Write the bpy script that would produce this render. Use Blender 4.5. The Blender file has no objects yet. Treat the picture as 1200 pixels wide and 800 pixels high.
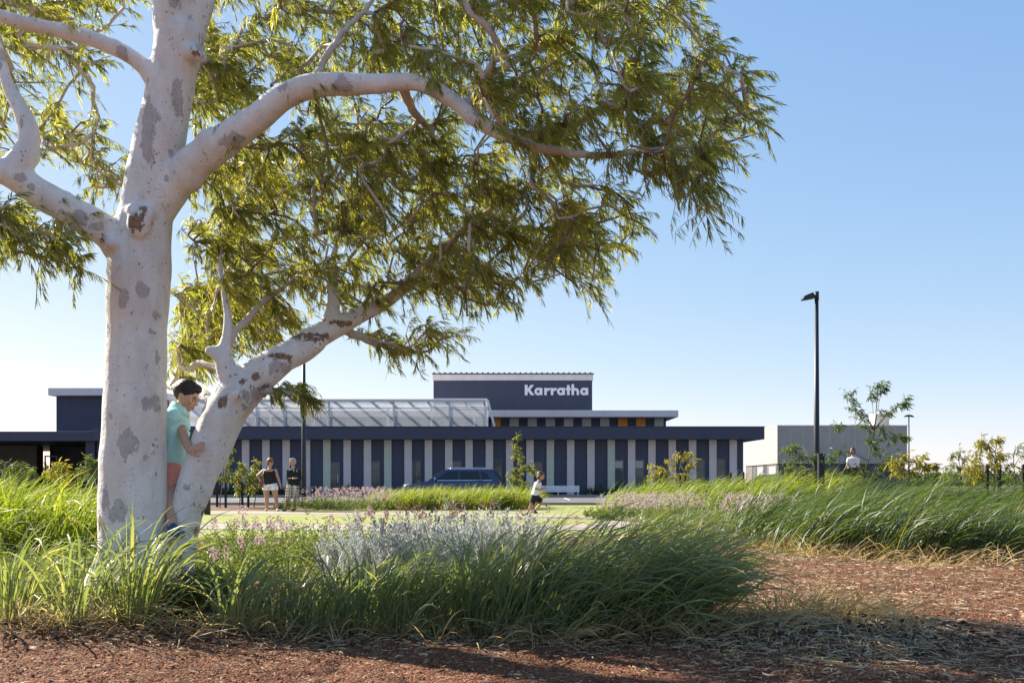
import bpy, bmesh, math, random
import numpy as np
from mathutils import Vector, Matrix
R = math.radians
random.seed(7)
rng = np.random.default_rng(11)
scene = bpy.context.scene
COL = scene.collection

# ------------------------------------------------------------------ camera model
F, HC, CX, YH = 1167.0, 1.05, 600.0, 560.0      # focal length in photo pixels, eye height, principal column, horizon row
def P(px, py, d):
    return Vector(((px - CX) * d / F, d, HC + (YH - py) * d / F))
def GX(px, d): return (px - CX) * d / F
def GZ(py, d): return HC + (YH - py) * d / F
def GD(py): return F * HC / (py - YH)            # distance of a flat-ground row

TREE = (-2.78, 7.5)
def hz(x, y):
    x = np.asarray(x, float); y = np.asarray(y, float)
    z = 0.13 * np.exp(-((x - TREE[0]) ** 2 + (y - TREE[1]) ** 2) / 1.3 ** 2)
    z = z + 0.60 * np.clip(np.exp(-((x - 11.6) ** 2 + (y - 31.0) ** 2) / (2 * 4.2 ** 2)) - .12, 0, 1) - .012 * np.clip((y - 16) / 2, 0, 1)
    z = z + 0.10 * np.exp(-((x - 2.2) ** 2 / 0.9 ** 2 + (y - 6.6) ** 2 / 0.6 ** 2))
    near = np.clip((17 - y) / 4, 0, 1) * np.clip((9 - np.abs(x)) / 2, 0, 1)
    z = z + near * (0.018 * np.sin(x * 2.1 + 1.3 * np.sin(y * 1.7)) * np.cos(y * 2.7 + x) + 0.008 * np.sin(x * 7.3 + y * 5.1))
    return z

# ------------------------------------------------------------------ object helpers
LOC = {}
def link(o, parent=None):
    COL.objects.link(o)
    if parent is not None: o.parent = parent
    return o
def tag(o, label=None, cat=None, group=None, kind=None):
    if label: o['label'] = label
    if cat: o['category'] = cat
    if group: o['group'] = group
    if kind: o['kind'] = kind
    return o
def thing(name, loc, label, cat, group=None):
    o = bpy.data.objects.new(name, None)
    o.location = loc; o.empty_display_size = 0.2
    link(o); LOC[o.name] = Vector(loc)
    return tag(o, label, cat, group)
def np_obj(name, V, Fq, m, parent=None, loc=None, attrs=None, smooth=False):
    """V (n,3) world coordinates; Fq array (k,c) or list of such arrays of face indices."""
    V = np.asarray(V, np.float32).reshape(-1, 3)
    if parent is not None: off = LOC[parent.name]
    else: off = Vector(loc) if loc is not None else Vector((0, 0, 0))
    me = bpy.data.meshes.new(name)
    arrs = Fq if isinstance(Fq, list) else [Fq]
    arrs = [np.asarray(a, np.int32) for a in arrs if len(a)]
    tot = [np.full(len(a), a.shape[1], np.int32) for a in arrs]
    tot = np.concatenate(tot); idx = np.concatenate([a.ravel() for a in arrs])
    start = np.concatenate([[0], np.cumsum(tot)[:-1]]).astype(np.int32)
    me.vertices.add(len(V)); me.vertices.foreach_set('co', (V - np.array(off, np.float32)).ravel())
    me.loops.add(len(idx)); me.loops.foreach_set('vertex_index', idx)
    me.polygons.add(len(tot)); me.polygons.foreach_set('loop_start', start)
    if hasattr(me.polygons[0], 'loop_total'):
        try: me.polygons.foreach_set('loop_total', tot)
        except Exception: pass
    me.polygons.foreach_set('use_smooth', np.full(len(tot), smooth))
    me.update(calc_edges=True); me.validate()
    for k, a in (attrs or {}).items():
        at = me.attributes.new(k, 'FLOAT', 'POINT'); at.data.foreach_set('value', np.asarray(a, np.float32))
    me.materials.append(m)
    o = bpy.data.objects.new(name, me)
    link(o, parent)
    if parent is None: o.location = off
    LOC[o.name] = off
    return o

class MB:
    """collects closed shapes that become ONE mesh object"""
    def __init__(s): s.v = []; s.f = []; s.sm = []
    def add(s, vs, fs, sm=False):
        b = len(s.v); s.v += [tuple(v) for v in vs]
        for f in fs: s.f.append([i + b for i in f]); s.sm.append(sm)
        return s
    def box(s, x0, x1, y0, y1, z0, z1):
        v = [(x, y, z) for z in (z0, z1) for y in (y0, y1) for x in (x0, x1)]
        return s.add(v, [(0, 2, 3, 1), (4, 5, 7, 6), (0, 1, 5, 4), (2, 6, 7, 3), (0, 4, 6, 2), (1, 3, 7, 5)])
    def prism(s, poly, fn0, fn1, sm=False):
        """poly of 2-D points, fn0/fn1 place them on the two end faces"""
        n = len(poly); v = [fn0(*p) for p in poly] + [fn1(*p) for p in poly]
        f = [tuple(range(n)), tuple(range(2 * n - 1, n - 1, -1))]
        f += [(i, i + n, (i + 1) % n + n, (i + 1) % n) for i in range(n)]
        return s.add(v, f, sm)
    def tube(s, pts, rad, n=8, caps=True, flat=None):
        pts = [Vector(p) for p in pts]; m = len(pts)
        if not hasattr(rad, '__len__'): rad = [rad] * m
        t0 = (pts[1] - pts[0]).normalized()
        a = Vector((0, 0, 1)) if abs(t0.z) < .9 else Vector((1, 0, 0))
        u = t0.cross(a).normalized(); vs = []
        for i in range(m):
            t = (pts[min(i + 1, m - 1)] - pts[max(i - 1, 0)])
            if t.length < 1e-9: t = t0
            t = t.normalized()
            u = (u - t * u.dot(t))
            u = u.normalized() if u.length > 1e-6 else t.orthogonal().normalized()
            w = t.cross(u)
            for k in range(n):
                an = 2 * math.pi * k / n
                vs.append(pts[i] + (u * math.cos(an) + w * math.sin(an)) * rad[i])
        fs = [(i * n + k, i * n + (k + 1) % n, (i + 1) * n + (k + 1) % n, (i + 1) * n + k) for i in range(m - 1) for k in range(n)]
        if caps: fs += [tuple(range(n - 1, -1, -1)), tuple(range((m - 1) * n, m * n))]
        return s.add(vs, fs, n > 4)
    def ell(s, c, r, rot=None, nu=12, nv=8):
        c = Vector(c); vs = [(0, 0, 1)]
        for j in range(1, nv):
            th = math.pi * j / nv
            for i in range(nu):
                ph = 2 * math.pi * i / nu
                vs.append((math.sin(th) * math.cos(ph), math.sin(th) * math.sin(ph), math.cos(th)))
        vs.append((0, 0, -1))
        out = []
        for x in vs:
            q = Vector((x[0] * r[0], x[1] * r[1], x[2] * r[2]))
            if rot is not None: q = rot @ q
            out.append(c + q)
        fs = [(0, 1 + i, 1 + (i + 1) % nu) for i in range(nu)]
        for j in range(nv - 2):
            for i in range(nu):
                a = 1 + j * nu + i; b = 1 + j * nu + (i + 1) % nu
                fs.append((a, a + nu, b + nu, b))
        l = len(out) - 1; k = 1 + (nv - 2) * nu
        fs += [(k + i, l, k + (i + 1) % nu) for i in range(nu)]
        return s.add(out, fs, True)
    def build(s, name, m, parent=None, loc=None, attrs=None):
        off = LOC[parent.name] if parent is not None else (Vector(loc) if loc is not None else Vector((0, 0, 0)))
        me = bpy.data.meshes.new(name)
        me.from_pydata([(x - off[0], y - off[1], z - off[2]) for x, y, z in s.v], [], s.f)
        me.polygons.foreach_set('use_smooth', s.sm); me.materials.append(m); me.update()
        o = bpy.data.objects.new(name, me); link(o, parent)
        if parent is None: o.location = off
        LOC[o.name] = off
        return o
def copy_tree(o, loc=None, parent=None):
    c = o.copy(); COL.objects.link(c)
    if parent is not None: c.parent = parent
    if loc is not None: c.location = loc
    for ch in list(o.children): copy_tree(ch, None, c)
    return c
def bevel(o, w=0.01, seg=2):
    b = o.modifiers.new('edge', 'BEVEL'); b.width = w; b.segments = seg; b.limit_method = 'ANGLE'; b.angle_limit = R(40)

# ------------------------------------------------------------------ materials
def new_mat(name):
    m = bpy.data.materials.new(name); m.use_nodes = True
    nt = m.node_tree
    for n in list(nt.nodes): nt.nodes.remove(n)
    out = nt.nodes.new('ShaderNodeOutputMaterial')
    return m, nt, out
def N(nt, t, **kw):
    n = nt.nodes.new(t)
    for k, v in kw.items():
        if k in n.inputs: n.inputs[k].default_value = v
        else: setattr(n, k, v)
    return n
def rgb(c): return (c[0], c[1], c[2], 1)
def ramp(nt, stops, interp='LINEAR'):
    n = nt.nodes.new('ShaderNodeValToRGB'); cr = n.color_ramp; cr.interpolation = interp
    while len(cr.elements) < len(stops): cr.elements.new(0.5)
    for e, (p, c) in zip(cr.elements, stops): e.position = p; e.color = rgb(c)
    return n
def mixc(nt, fac, a, b, bt='MIX'):
    n = nt.nodes.new('ShaderNodeMix'); n.data_type = 'RGBA'; n.blend_type = bt
    for sock, v in ((n.inputs[0], fac), (n.inputs[6], a), (n.inputs[7], b)):
        if isinstance(v, bpy.types.NodeSocket): nt.links.new(v, sock)
        elif isinstance(v, (int, float)): sock.default_value = v
        else: sock.default_value = rgb(v)
    return n.outputs[2]
def mth(nt, op, a, b=None, c=None, clamp=False):
    n = nt.nodes.new('ShaderNodeMath'); n.operation = op; n.use_clamp = clamp
    for i, v in enumerate((a, b, c)):
        if v is None: continue
        if isinstance(v, bpy.types.NodeSocket): nt.links.new(v, n.inputs[i])
        else: n.inputs[i].default_value = v
    return n.outputs[0]
def coords(nt, scale=(1, 1, 1)):
    tc = nt.nodes.new('ShaderNodeTexCoord'); mp = nt.nodes.new('ShaderNodeMapping')
    mp.inputs['Scale'].default_value = scale
    nt.links.new(tc.outputs['Object'], mp.inputs['Vector'])
    return mp.outputs[0]
def noise(nt, vec, scale, detail=4, rough=.55, dist=0):
    n = N(nt, 'ShaderNodeTexNoise', Scale=scale, Detail=detail, Roughness=rough, Distortion=dist)
    nt.links.new(vec, n.inputs['Vector'])
    return n.outputs[0]
def bump(nt, h, strength, dist=.01):
    b = N(nt, 'ShaderNodeBump', Strength=strength, Distance=dist)
    nt.links.new(h, b.inputs['Height'])
    return b.outputs[0]

def plain(name, c, rough=.6, var=.12, vscale=6, metal=0, spec=.4, grain=.0, gscale=200, c2=None, coat=0):
    m, nt, out = new_mat(name)
    v = coords(nt)
    n1 = noise(nt, v, vscale, 5)
    c2 = c2 or tuple(max(0, x * (1 - 2.2 * var)) for x in c)
    ca = tuple(min(1, x * (1 + var)) for x in c)
    colr = ramp(nt, [(.3, c2), (.7, ca)]); nt.links.new(n1, colr.inputs[0])
    b = N(nt, 'ShaderNodeBsdfPrincipled', Roughness=rough, Metallic=metal)
    b.inputs['Specular IOR Level'].default_value = spec
    if coat: b.inputs['Coat Weight'].default_value = coat; b.inputs['Coat Roughness'].default_value = .05
    nt.links.new(colr.outputs[0], b.inputs['Base Color'])
    if grain: nt.links.new(bump(nt, noise(nt, v, gscale, 3), grain), b.inputs['Normal'])
    nt.links.new(b.outputs[0], out.inputs[0])
    return m
def clad(name, c, pitch=.2, depth=.5, var=.06, rough=.55, horizontal=False):
    """profiled metal cladding: fine ribs as bump, faint weathering"""
    m, nt, out = new_mat(name)
    v = coords(nt)
    w = N(nt, 'ShaderNodeTexWave', Scale=1 / pitch * .3183, Distortion=0, Detail=0)
    w.wave_type = 'BANDS'; w.bands_direction = 'Z' if horizontal else 'X'
    nt.links.new(v, w.inputs['Vector'])
    n1 = noise(nt, coords(nt, (1, 1, .25)), 1.3, 6)
    n2 = noise(nt, v, 14, 3)
    f = mth(nt, 'ADD', mth(nt, 'MULTIPLY', n1, .7), mth(nt, 'MULTIPLY', n2, .3))
    colr = ramp(nt, [(.3, tuple(x * (1 - 2 * var) for x in c)), (.7, tuple(x * (1 + var) for x in c))])
    nt.links.new(f, colr.inputs[0])
    b = N(nt, 'ShaderNodeBsdfPrincipled', Roughness=rough)
    b.inputs['Specular IOR Level'].default_value = .35
    nt.links.new(colr.outputs[0], b.inputs['Base Color'])
    nt.links.new(bump(nt, w.outputs[0], depth, .012), b.inputs['Normal'])
    nt.links.new(b.outputs[0], out.inputs[0])
    return m
def leafy(name, stops, trans=.42, tcol=None, rough=.45, spec=.35, base=None, basepos=.25, tipc=None):
    """two-sided foliage: colour varies with the per-leaf value 'tint'; light passes through"""
    m, nt, out = new_mat(name)
    at = nt.nodes.new('ShaderNodeAttribute'); at.attribute_name = 'tint'
    r = ramp(nt, stops); nt.links.new(at.outputs['Fac'], r.inputs[0])
    col = r.outputs[0]
    if base is not None or tipc is not None:
        al = nt.nodes.new('ShaderNodeAttribute'); al.attribute_name = 'along'
        if base is not None:
            mr = N(nt, 'ShaderNodeMapRange'); mr.inputs[1].default_value = basepos * .3; mr.inputs[2].default_value = basepos
            nt.links.new(al.outputs['Fac'], mr.inputs[0])
            col = mixc(nt, mr.outputs[0], base, col)
        if tipc is not None:
            mr = N(nt, 'ShaderNodeMapRange'); mr.inputs[1].default_value = .82; mr.inputs[2].default_value = 1.05
            nt.links.new(al.outputs['Fac'], mr.inputs[0])
            col = mixc(nt, mr.outputs[0], col, tipc)
    b = N(nt, 'ShaderNodeBsdfPrincipled', Roughness=rough)
    b.inputs['Specular IOR Level'].default_value = spec
    nt.links.new(col, b.inputs['Base Color'])
    t = nt.nodes.new('ShaderNodeBsdfTranslucent')
    tc = mixc(nt, 1.0, col, tcol or (1.6, 1.5, .8), 'MULTIPLY')
    nt.links.new(tc, t.inputs[0])
    mx = N(nt, 'ShaderNodeMixShader'); mx.inputs[0].default_value = trans
    nt.links.new(b.outputs[0], mx.inputs[1]); nt.links.new(t.outputs[0], mx.inputs[2])
    nt.links.new(mx.outputs[0], out.inputs[0])
    return m
def glass(name, c=(.02, .025, .03), rough=.04):
    m, nt, out = new_mat(name)
    v = coords(nt)
    b = N(nt, 'ShaderNodeBsdfPrincipled', Roughness=rough)
    b.inputs['Specular IOR Level'].default_value = .42
    r = ramp(nt, [(.3, c), (.7, tuple(x * 1.6 for x in c))]); nt.links.new(noise(nt, v, 1.1, 3), r.inputs[0])
    nt.links.new(r.outputs[0], b.inputs['Base Color'])
    nt.links.new(bump(nt, noise(nt, v, .8, 2), .03, .02), b.inputs['Normal'])
    nt.links.new(b.outputs[0], out.inputs[0])
    return m

M = {}
M['navy'] = clad('navy_cladding', (.050, .058, .094), .2)
M['navy_fascia'] = clad('navy_fascia', (.050, .057, .090), .12, .25, horizontal=True)
M['grey_fin'] = plain('lavender_grey_panel', (.62, .54, .52), .6, .05, 3)
M['green_fin'] = plain('pale_green_panel', (.50, .525, .43), .6, .05, 3)
M['orange'] = plain('orange_panel', (.75, .29, .03), .5, .05, 3)
M['pale_fascia'] = plain('pale_grey_fascia', (.70, .64, .62), .5, .04, .7)
M['galv'] = plain('galvanised_steel', (.55, .57, .58), .45, .08, 9, metal=.3)
M['white_paint'] = plain('white_paint', (.75, .76, .78), .4, .03, 5)
M['white_letter'] = plain('white_letter', (.80, .80, .82), .4, .02, 5)
M['cream_wall'] = clad('cream_cladding', (.58, .54, .47), .25, .25, .04)
M['dark_frame'] = plain('dark_frame', (.10, .105, .12), .4, .05)
M['glass'] = glass('window_glass', (.036, .058, .062))
M['blind'] = plain('blind', (.42, .40, .36), .8, .05, 3)
M['recess'] = plain('brown_grey_render', (.16, .14, .14), .8, .08, 2)
M['concrete'] = plain('concrete', (.36, .29, .235), .85, .07, 2.5, grain=.25, gscale=60)
M['pole'] = plain('charcoal_post', (.025, .028, .036), .45, .1, 4)
M['stake'] = plain('dark_timber_stake', (.035, .03, .025), .8, .2, 20)
M['mulch_bed'] = plain('brown_mulch', (.17, .085, .055), .95, .3, 5, grain=.8, gscale=35)
M['asphalt'] = plain('asphalt', (.135, .13, .135), .9, .1, 1.4, grain=.4, gscale=90)
M['marking'] = plain('road_paint', (.75, .75, .72), .7, .06, 12)

def screen_mat():
    m, nt, out = new_mat('woven_shade_mesh')
    v = coords(nt)
    n = noise(nt, v, .6, 3)
    d = nt.nodes.new('ShaderNodeBsdfDiffuse')
    r = ramp(nt, [(.3, (.62, .64, .66)), (.7, (.74, .75, .76))]); nt.links.new(n, r.inputs[0]); nt.links.new(r.outputs[0], d.inputs[0])
    tl = nt.nodes.new('ShaderNodeBsdfTranslucent'); tl.inputs[0].default_value = (.7, .72, .74, 1)
    m1 = N(nt, 'ShaderNodeMixShader'); m1.inputs[0].default_value = .5
    nt.links.new(d.outputs[0], m1.inputs[1]); nt.links.new(tl.outputs[0], m1.inputs[2])
    tr = nt.nodes.new('ShaderNodeBsdfTransparent')
    mx = N(nt, 'ShaderNodeMixShader'); mx.inputs[0].default_value = .33
    nt.links.new(tr.outputs[0], mx.inputs[1]); nt.links.new(m1.outputs[0], mx.inputs[2]); nt.links.new(mx.outputs[0], out.inputs[0])
    return m
M['screen'] = screen_mat()

def ground_mat():
    m, nt, out = new_mat('red_gravel')
    v = coords(nt)
    vo = N(nt, 'ShaderNodeTexVoronoi', Scale=55); nt.links.new(v, vo.inputs['Vector'])
    vo2 = N(nt, 'ShaderNodeTexVoronoi', Scale=120); nt.links.new(v, vo2.inputs['Vector'])
    sep = nt.nodes.new('ShaderNodeSeparateColor'); nt.links.new(vo.outputs['Color'], sep.inputs[0])
    r1 = ramp(nt, [(0, (.045, .018, .011)), (.35, (.115, .042, .023)), (.62, (.175, .072, .038)), (.85, (.26, .13, .07)), (1, (.42, .30, .19))])
    nt.links.new(sep.outputs[0], r1.inputs[0])
    big = noise(nt, v, .9, 6, .6)
    r2 = ramp(nt, [(.38, (.62, .58, .55)), (.62, (1.1, 1.05, 1))]); nt.links.new(big, r2.inputs[0])
    c = mixc(nt, 1, r1.outputs[0], r2.outputs[0], 'MULTIPLY')
    fine = noise(nt, v, 260, 3)
    c = mixc(nt, .35, c, mixc(nt, fine, (.10, .035, .02), (.36, .16, .085)))
    # dark litter mould under the planting, far country is dry earth with low scrub
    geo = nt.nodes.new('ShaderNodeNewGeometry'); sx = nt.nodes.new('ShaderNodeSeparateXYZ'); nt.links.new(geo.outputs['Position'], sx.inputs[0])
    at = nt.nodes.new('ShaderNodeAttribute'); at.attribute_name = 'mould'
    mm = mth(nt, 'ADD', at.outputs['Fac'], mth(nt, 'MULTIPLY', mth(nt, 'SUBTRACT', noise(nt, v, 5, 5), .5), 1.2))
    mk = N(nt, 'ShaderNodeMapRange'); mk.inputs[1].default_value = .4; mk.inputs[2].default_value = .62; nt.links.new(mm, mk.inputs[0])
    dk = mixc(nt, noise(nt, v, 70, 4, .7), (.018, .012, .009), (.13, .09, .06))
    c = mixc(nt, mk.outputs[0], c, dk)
    far = N(nt, 'ShaderNodeMapRange'); far.inputs[1].default_value = 36; far.inputs[2].default_value = 50; nt.links.new(sx.outputs[1], far.inputs[0])
    fc = mixc(nt, noise(nt, v, .12, 6, .65), (.20, .16, .09), (.16, .19, .07))
    c = mixc(nt, far.outputs[0], c, fc)
    b = N(nt, 'ShaderNodeBsdfPrincipled', Roughness=.95); b.inputs['Specular IOR Level'].default_value = .15
    nt.links.new(c, b.inputs['Base Color'])
    h = mth(nt, 'ADD', mth(nt, 'MULTIPLY', vo.outputs['Distance'], -1.0), mth(nt, 'MULTIPLY', vo2.outputs['Distance'], -.4))
    h = mth(nt, 'ADD', h, mth(nt, 'MULTIPLY', noise(nt, v, 9, 5), 1.2))
    nt.links.new(bump(nt, h, .9, .018), b.inputs['Normal'])
    nt.links.new(b.outputs[0], out.inputs[0])
    return m
M['ground'] = ground_mat()
def lawn_mat():
    m, nt, out = new_mat('mown_lawn')
    v = coords(nt)
    f = mth(nt, 'ADD', mth(nt, 'MULTIPLY', noise(nt, v, .8, 6, .6), .6), mth(nt, 'MULTIPLY', noise(nt, v, 25, 4, .7), .4))
    r = ramp(nt, [(.3, (.20, .23, .06)), (.5, (.31, .32, .10)), (.7, (.43, .39, .17))]); nt.links.new(f, r.inputs[0])
    b = N(nt, 'ShaderNodeBsdfPrincipled', Roughness=.9); b.inputs['Specular IOR Level'].default_value = .2
    nt.links.new(r.outputs[0], b.inputs['Base Color'])
    nt.links.new(bump(nt, noise(nt, v, 60, 4, .7), .8, .02), b.inputs['Normal'])
    nt.links.new(b.outputs[0], out.inputs[0]); return m
M['lawn'] = lawn_mat()

def bark_mat(name, white=(.80, .765, .71), cream=(.69, .61, .51), thin=0.0):
    m, nt, out = new_mat(name)
    v = coords(nt); vs = coords(nt, (1, 1, .35))
    n1 = noise(nt, vs, 3.2, 6, .6)
    r = ramp(nt, [(.3, cream), (.5, white), (.75, tuple(min(1, x * 1.05) for x in white))]); nt.links.new(n1, r.inputs[0])
    c = r.outputs[0]
    c = mixc(nt, mth(nt, 'MULTIPLY_ADD', noise(nt, coords(nt, (1, 1, .5)), 9, 7, .72), 2.6, -1.15, True), c, mixc(nt, noise(nt, v, 2.2, 3), (.62, .52, .44), (.60, .575, .56)))
    c = mixc(nt, mth(nt, 'MULTIPLY_ADD', noise(nt, coords(nt, (1, 1, 3.5)), 11, 6, .7), 3.0, -1.75, True), c, (.50, .42, .36))
    # shed-bark patches: natural irregular plates, plus a few large ones marked on the mesh
    n2 = noise(nt, coords(nt, (1, 1, .5)), 13, 8, .72, .5)
    at = nt.nodes.new('ShaderNodeAttribute'); at.attribute_name = 'plate'
    f = mth(nt, 'ADD', mth(nt, 'MULTIPLY_ADD', n2, 3.0, -1.5), mth(nt, 'MULTIPLY', at.outputs['Fac'], .95))
    k = N(nt, 'ShaderNodeMapRange'); k.inputs[1].default_value = .41 - .1 * thin; k.inputs[2].default_value = .46 - .05 * thin; nt.links.new(f, k.inputs[0])
    plate = mixc(nt, mth(nt, 'MULTIPLY_ADD', noise(nt, v, 24, 6, .75), 2.2, -.6, True), (.34, .295, .285), (.57, .51, .48))
    c = mixc(nt, mth(nt, 'MULTIPLY', k.outputs[0], .9), c, plate)
    # brown scars
    ab = nt.nodes.new('ShaderNodeAttribute'); ab.attribute_name = 'scar'
    fb = mth(nt, 'ADD', mth(nt, 'MULTIPLY_ADD', noise(nt, coords(nt, (1, 1, .6)), 17, 7, .7), 3.2, -1.6), mth(nt, 'MULTIPLY', ab.outputs['Fac'], .82))
    kb = N(nt, 'ShaderNodeMapRange'); kb.inputs[1].default_value = .42; kb.inputs[2].default_value = .56; nt.links.new(fb, kb.inputs[0])
    kb2 = mth(nt, 'MULTIPLY', kb.outputs[0], mth(nt, 'GREATER_THAN', ab.outputs['Fac'], .08))
    scar = mixc(nt, mth(nt, 'MULTIPLY_ADD', noise(nt, v, 34, 6, .75), 2.4, -.7, True), (.07, .04, .03), (.44, .27, .15))
    c = mixc(nt, kb2, c, scar)
    # pits and specks
    vo = N(nt, 'ShaderNodeTexVoronoi', Scale=30); nt.links.new(coords(nt, (1, 1, .75)), vo.inputs['Vector'])
    sp = mth(nt, 'LESS_THAN', vo.outputs['Distance'], mth(nt, 'MULTIPLY', mth(nt, 'MULTIPLY_ADD', noise(nt, v, 5, 5, .7), 1.6, -.67, True), .75))
    c = mixc(nt, mth(nt, 'MULTIPLY', sp, .65), c, (.16, .10, .08))
    if thin: c = mixc(nt, .5 * thin, c, mixc(nt, n1, (.15, .09, .06), (.30, .21, .15)))
    b = N(nt, 'ShaderNodeBsdfPrincipled', Roughness=.75); b.inputs['Specular IOR Level'].default_value = .25
    nt.links.new(c, b.inputs['Base Color'])
    h = mth(nt, 'ADD', mth(nt, 'ADD', mth(nt, 'MULTIPLY', noise(nt, v, 12, 7, .68), .8), mth(nt, 'MULTIPLY', noise(nt, coords(nt, (1, 1, 4)), 7, 6, .65), .5)), mth(nt, 'MULTIPLY', k.outputs[0], -.25))
    h = mth(nt, 'ADD', h, mth(nt, 'MULTIPLY', kb2, -.35)); h = mth(nt, 'ADD', h, mth(nt, 'MULTIPLY', sp, -.3))
    nt.links.new(bump(nt, h, .75, .02), b.inputs['Normal'])
    nt.links.new(b.outputs[0], out.inputs[0]); return m
M['bark'] = bark_mat('white_gum_bark')
M['bark_branch'] = bark_mat('gum_branch_bark', (.58, .51, .43), (.36, .27, .20))
M['bark_thin'] = bark_mat('gum_twig_bark', (.24, .16, .115), (.15, .095, .07), thin=1.0)
M['sap_bark'] = plain('sapling_bark', (.13, .085, .06), .8, .2, 20)

M['gum_leaf'] = leafy('gum_leaf', [(0, (.13, .15, .065)), (.4, (.205, .218, .078)), (.75, (.27, .268, .09)), (.93, (.33, .30, .11)), (1, (.38, .28, .12))], .66, (2.25, 2.2, .75), .38, .5)
M['grass_near'] = leafy('tussock_grass', [(0, (.13, .165, .105)), (.45, (.18, .22, .115)), (.85, (.25, .28, .135)), (1, (.46, .40, .26))], .40, (1.7, 1.7, .6), .42, .35, base=(.26, .21, .13), basepos=.16)
M['grass_far'] = leafy('feather_grass', [(0, (.050, .085, .030)), (.5, (.085, .125, .038)), (.9, (.14, .17, .05)), (1, (.34, .29, .15))], .33, (1.9, 1.8, .6), .45, .4, base=(.22, .18, .08), basepos=.3)
M['grass_lush'] = leafy('lush_grass', [(0, (.08, .12, .02)), (.5, (.15, .20, .035)), (.9, (.22, .25, .055)), (1, (.36, .30, .14))], .5, (1.9, 1.8, .6), .45, .35, base=(.20, .17, .07), basepos=.3)
M['grass_dry'] = leafy('dry_grass', [(0, (.26, .15, .07)), (.5, (.46, .33, .17)), (.8, (.56, .46, .27)), (1, (.18, .22, .07))], .35, (1.4, 1.3, .9), .6, .2)
M['shrub_green'] = leafy('low_shrub_leaf', [(0, (.07, .105, .03)), (.5, (.12, .155, .05)), (1, (.20, .22, .08))], .4, (1.7, 1.7, .7), .5, .3)
M['shrub_silver'] = leafy('silver_leaf', [(0, (.27, .295, .285)), (.5, (.39, .415, .405)), (1, (.54, .555, .54))], .3, (1.1, 1.1, 1.0), .7, .15)
M['shrub_dark'] = leafy('dark_shrub_leaf', [(0, (.035, .06, .022)), (.5, (.06, .09, .03)), (1, (.11, .14, .05))], .35, (1.7, 1.7, .7), .5, .3)
M['sapling_leaf'] = leafy('sapling_leaf', [(0, (.07, .11, .025)), (.5, (.13, .17, .04)), (.9, (.24, .24, .06)), (1, (.35, .24, .08))], .5, (1.9, 1.8, .6), .45, .35)
M['sapling_leaf_dark'] = leafy('dark_sapling_leaf', [(0, (.035, .07, .02)), (.5, (.065, .105, .03)), (1, (.12, .15, .05))], .45, (1.8, 1.8, .6), .45, .35)
M['bush_yellow'] = leafy('yellow_bush_leaf', [(0, (.16, .18, .03)), (.5, (.27, .26, .05)), (1, (.42, .33, .07))], .5, (1.6, 1.5, .6), .5, .3)
M['mulla'] = leafy('pink_flower_spike', [(0, (.46, .33, .36)), (.5, (.60, .46, .47)), (1, (.70, .60, .56))], .3, (1.1, 1.0, 1.0), .9, .05)
M['mulla_brown'] = leafy('spent_flower_spike', [(0, (.20, .11, .11)), (.5, (.32, .20, .18)), (1, (.46, .33, .28))], .3, (1.1, 1.0, 1.0), .9, .05)
M['litter'] = leafy('leaf_litter', [(0, (.09, .055, .035)), (.35, (.25, .165, .09)), (.7, (.43, .32, .19)), (.93, (.54, .43, .29)), (1, (.16, .17, .05))], .15, (1.1, 1, .9), .75, .2)
M['stone'] = leafy('gravel_chip', [(0, (.085, .028, .016)), (.4, (.19, .062, .03)), (.75, (.27, .11, .055)), (1, (.42, .29, .19))], .0, None, .9, .2)
M['clod'] = leafy('dark_mulch', [(0, (.022, .015, .011)), (.6, (.06, .042, .03)), (1, (.15, .10, .07))], .0, None, .95, .1)

M['skin'] = plain('skin', (.46, .26, .175), .5, .05, 9, spec=.35)
M['skin_boy'] = plain('tanned_skin', (.56, .32, .22), .5, .05, 12, spec=.35)
M['mint'] = plain('mint_cotton', (.50, .86, .80), .85, .04, 8, grain=.9, gscale=17)
M['coral'] = plain('coral_cotton', (.80, .32, .24), .85, .05, 10, grain=.9, gscale=17)
M['hair_dark'] = plain('dark_hair', (.018, .013, .011), .45, .3, 30, grain=.6, gscale=140)
M['hair_red'] = plain('auburn_hair', (.22, .085, .035), .5, .2, 25, grain=.6, gscale=80)
M['hair_ash'] = plain('ash_blonde_hair', (.42, .36, .28), .5, .2, 25, grain=.6, gscale=80)
M['hair_brown'] = plain('brown_hair', (.12, .062, .035), .5, .2, 25, grain=.6, gscale=80)
M['black_cloth'] = plain('black_cloth', (.014, .014, .017), .85, .1, 10)
M['white_cloth'] = plain('white_cloth', (.78, .77, .76), .85, .03, 10)
M['blue_shoe'] = plain('blue_canvas', (.03, .085, .20), .7, .15, 20)
M['teal_shoe'] = plain('teal_canvas', (.03, .10, .13), .7, .15, 20)
M['sole'] = plain('pale_rubber', (.55, .53, .50), .8, .05)
M['brown_leather'] = plain('brown_leather', (.17, .06, .035), .5, .15, 12)
M['eye'] = plain('eye_white', (.42, .38, .36), .3, .02)
M['dark'] = plain('dark_detail', (.012, .011, .011), .35, .05)
M['lip'] = plain('lip', (.46, .22, .17), .5, .05)
M['car_blue'] = plain('car_paint', (.030, .040, .075), .22, .04, 2, metal=.3, coat=1)
M['car_dark'] = plain('dark_car_paint', (.012, .014, .02), .25, .04, 2, metal=.2, coat=1)
M['car_glass'] = glass('car_glass', (.012, .016, .02), .03)
M['tyre'] = plain('tyre_rubber', (.015, .015, .015), .85, .1)
M['chrome'] = plain('chrome', (.7, .7, .7), .15, .02, metal=1)
M['lamp_red'] = plain('red_lens', (.45, .02, .015), .2, .05, coat=1)
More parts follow.
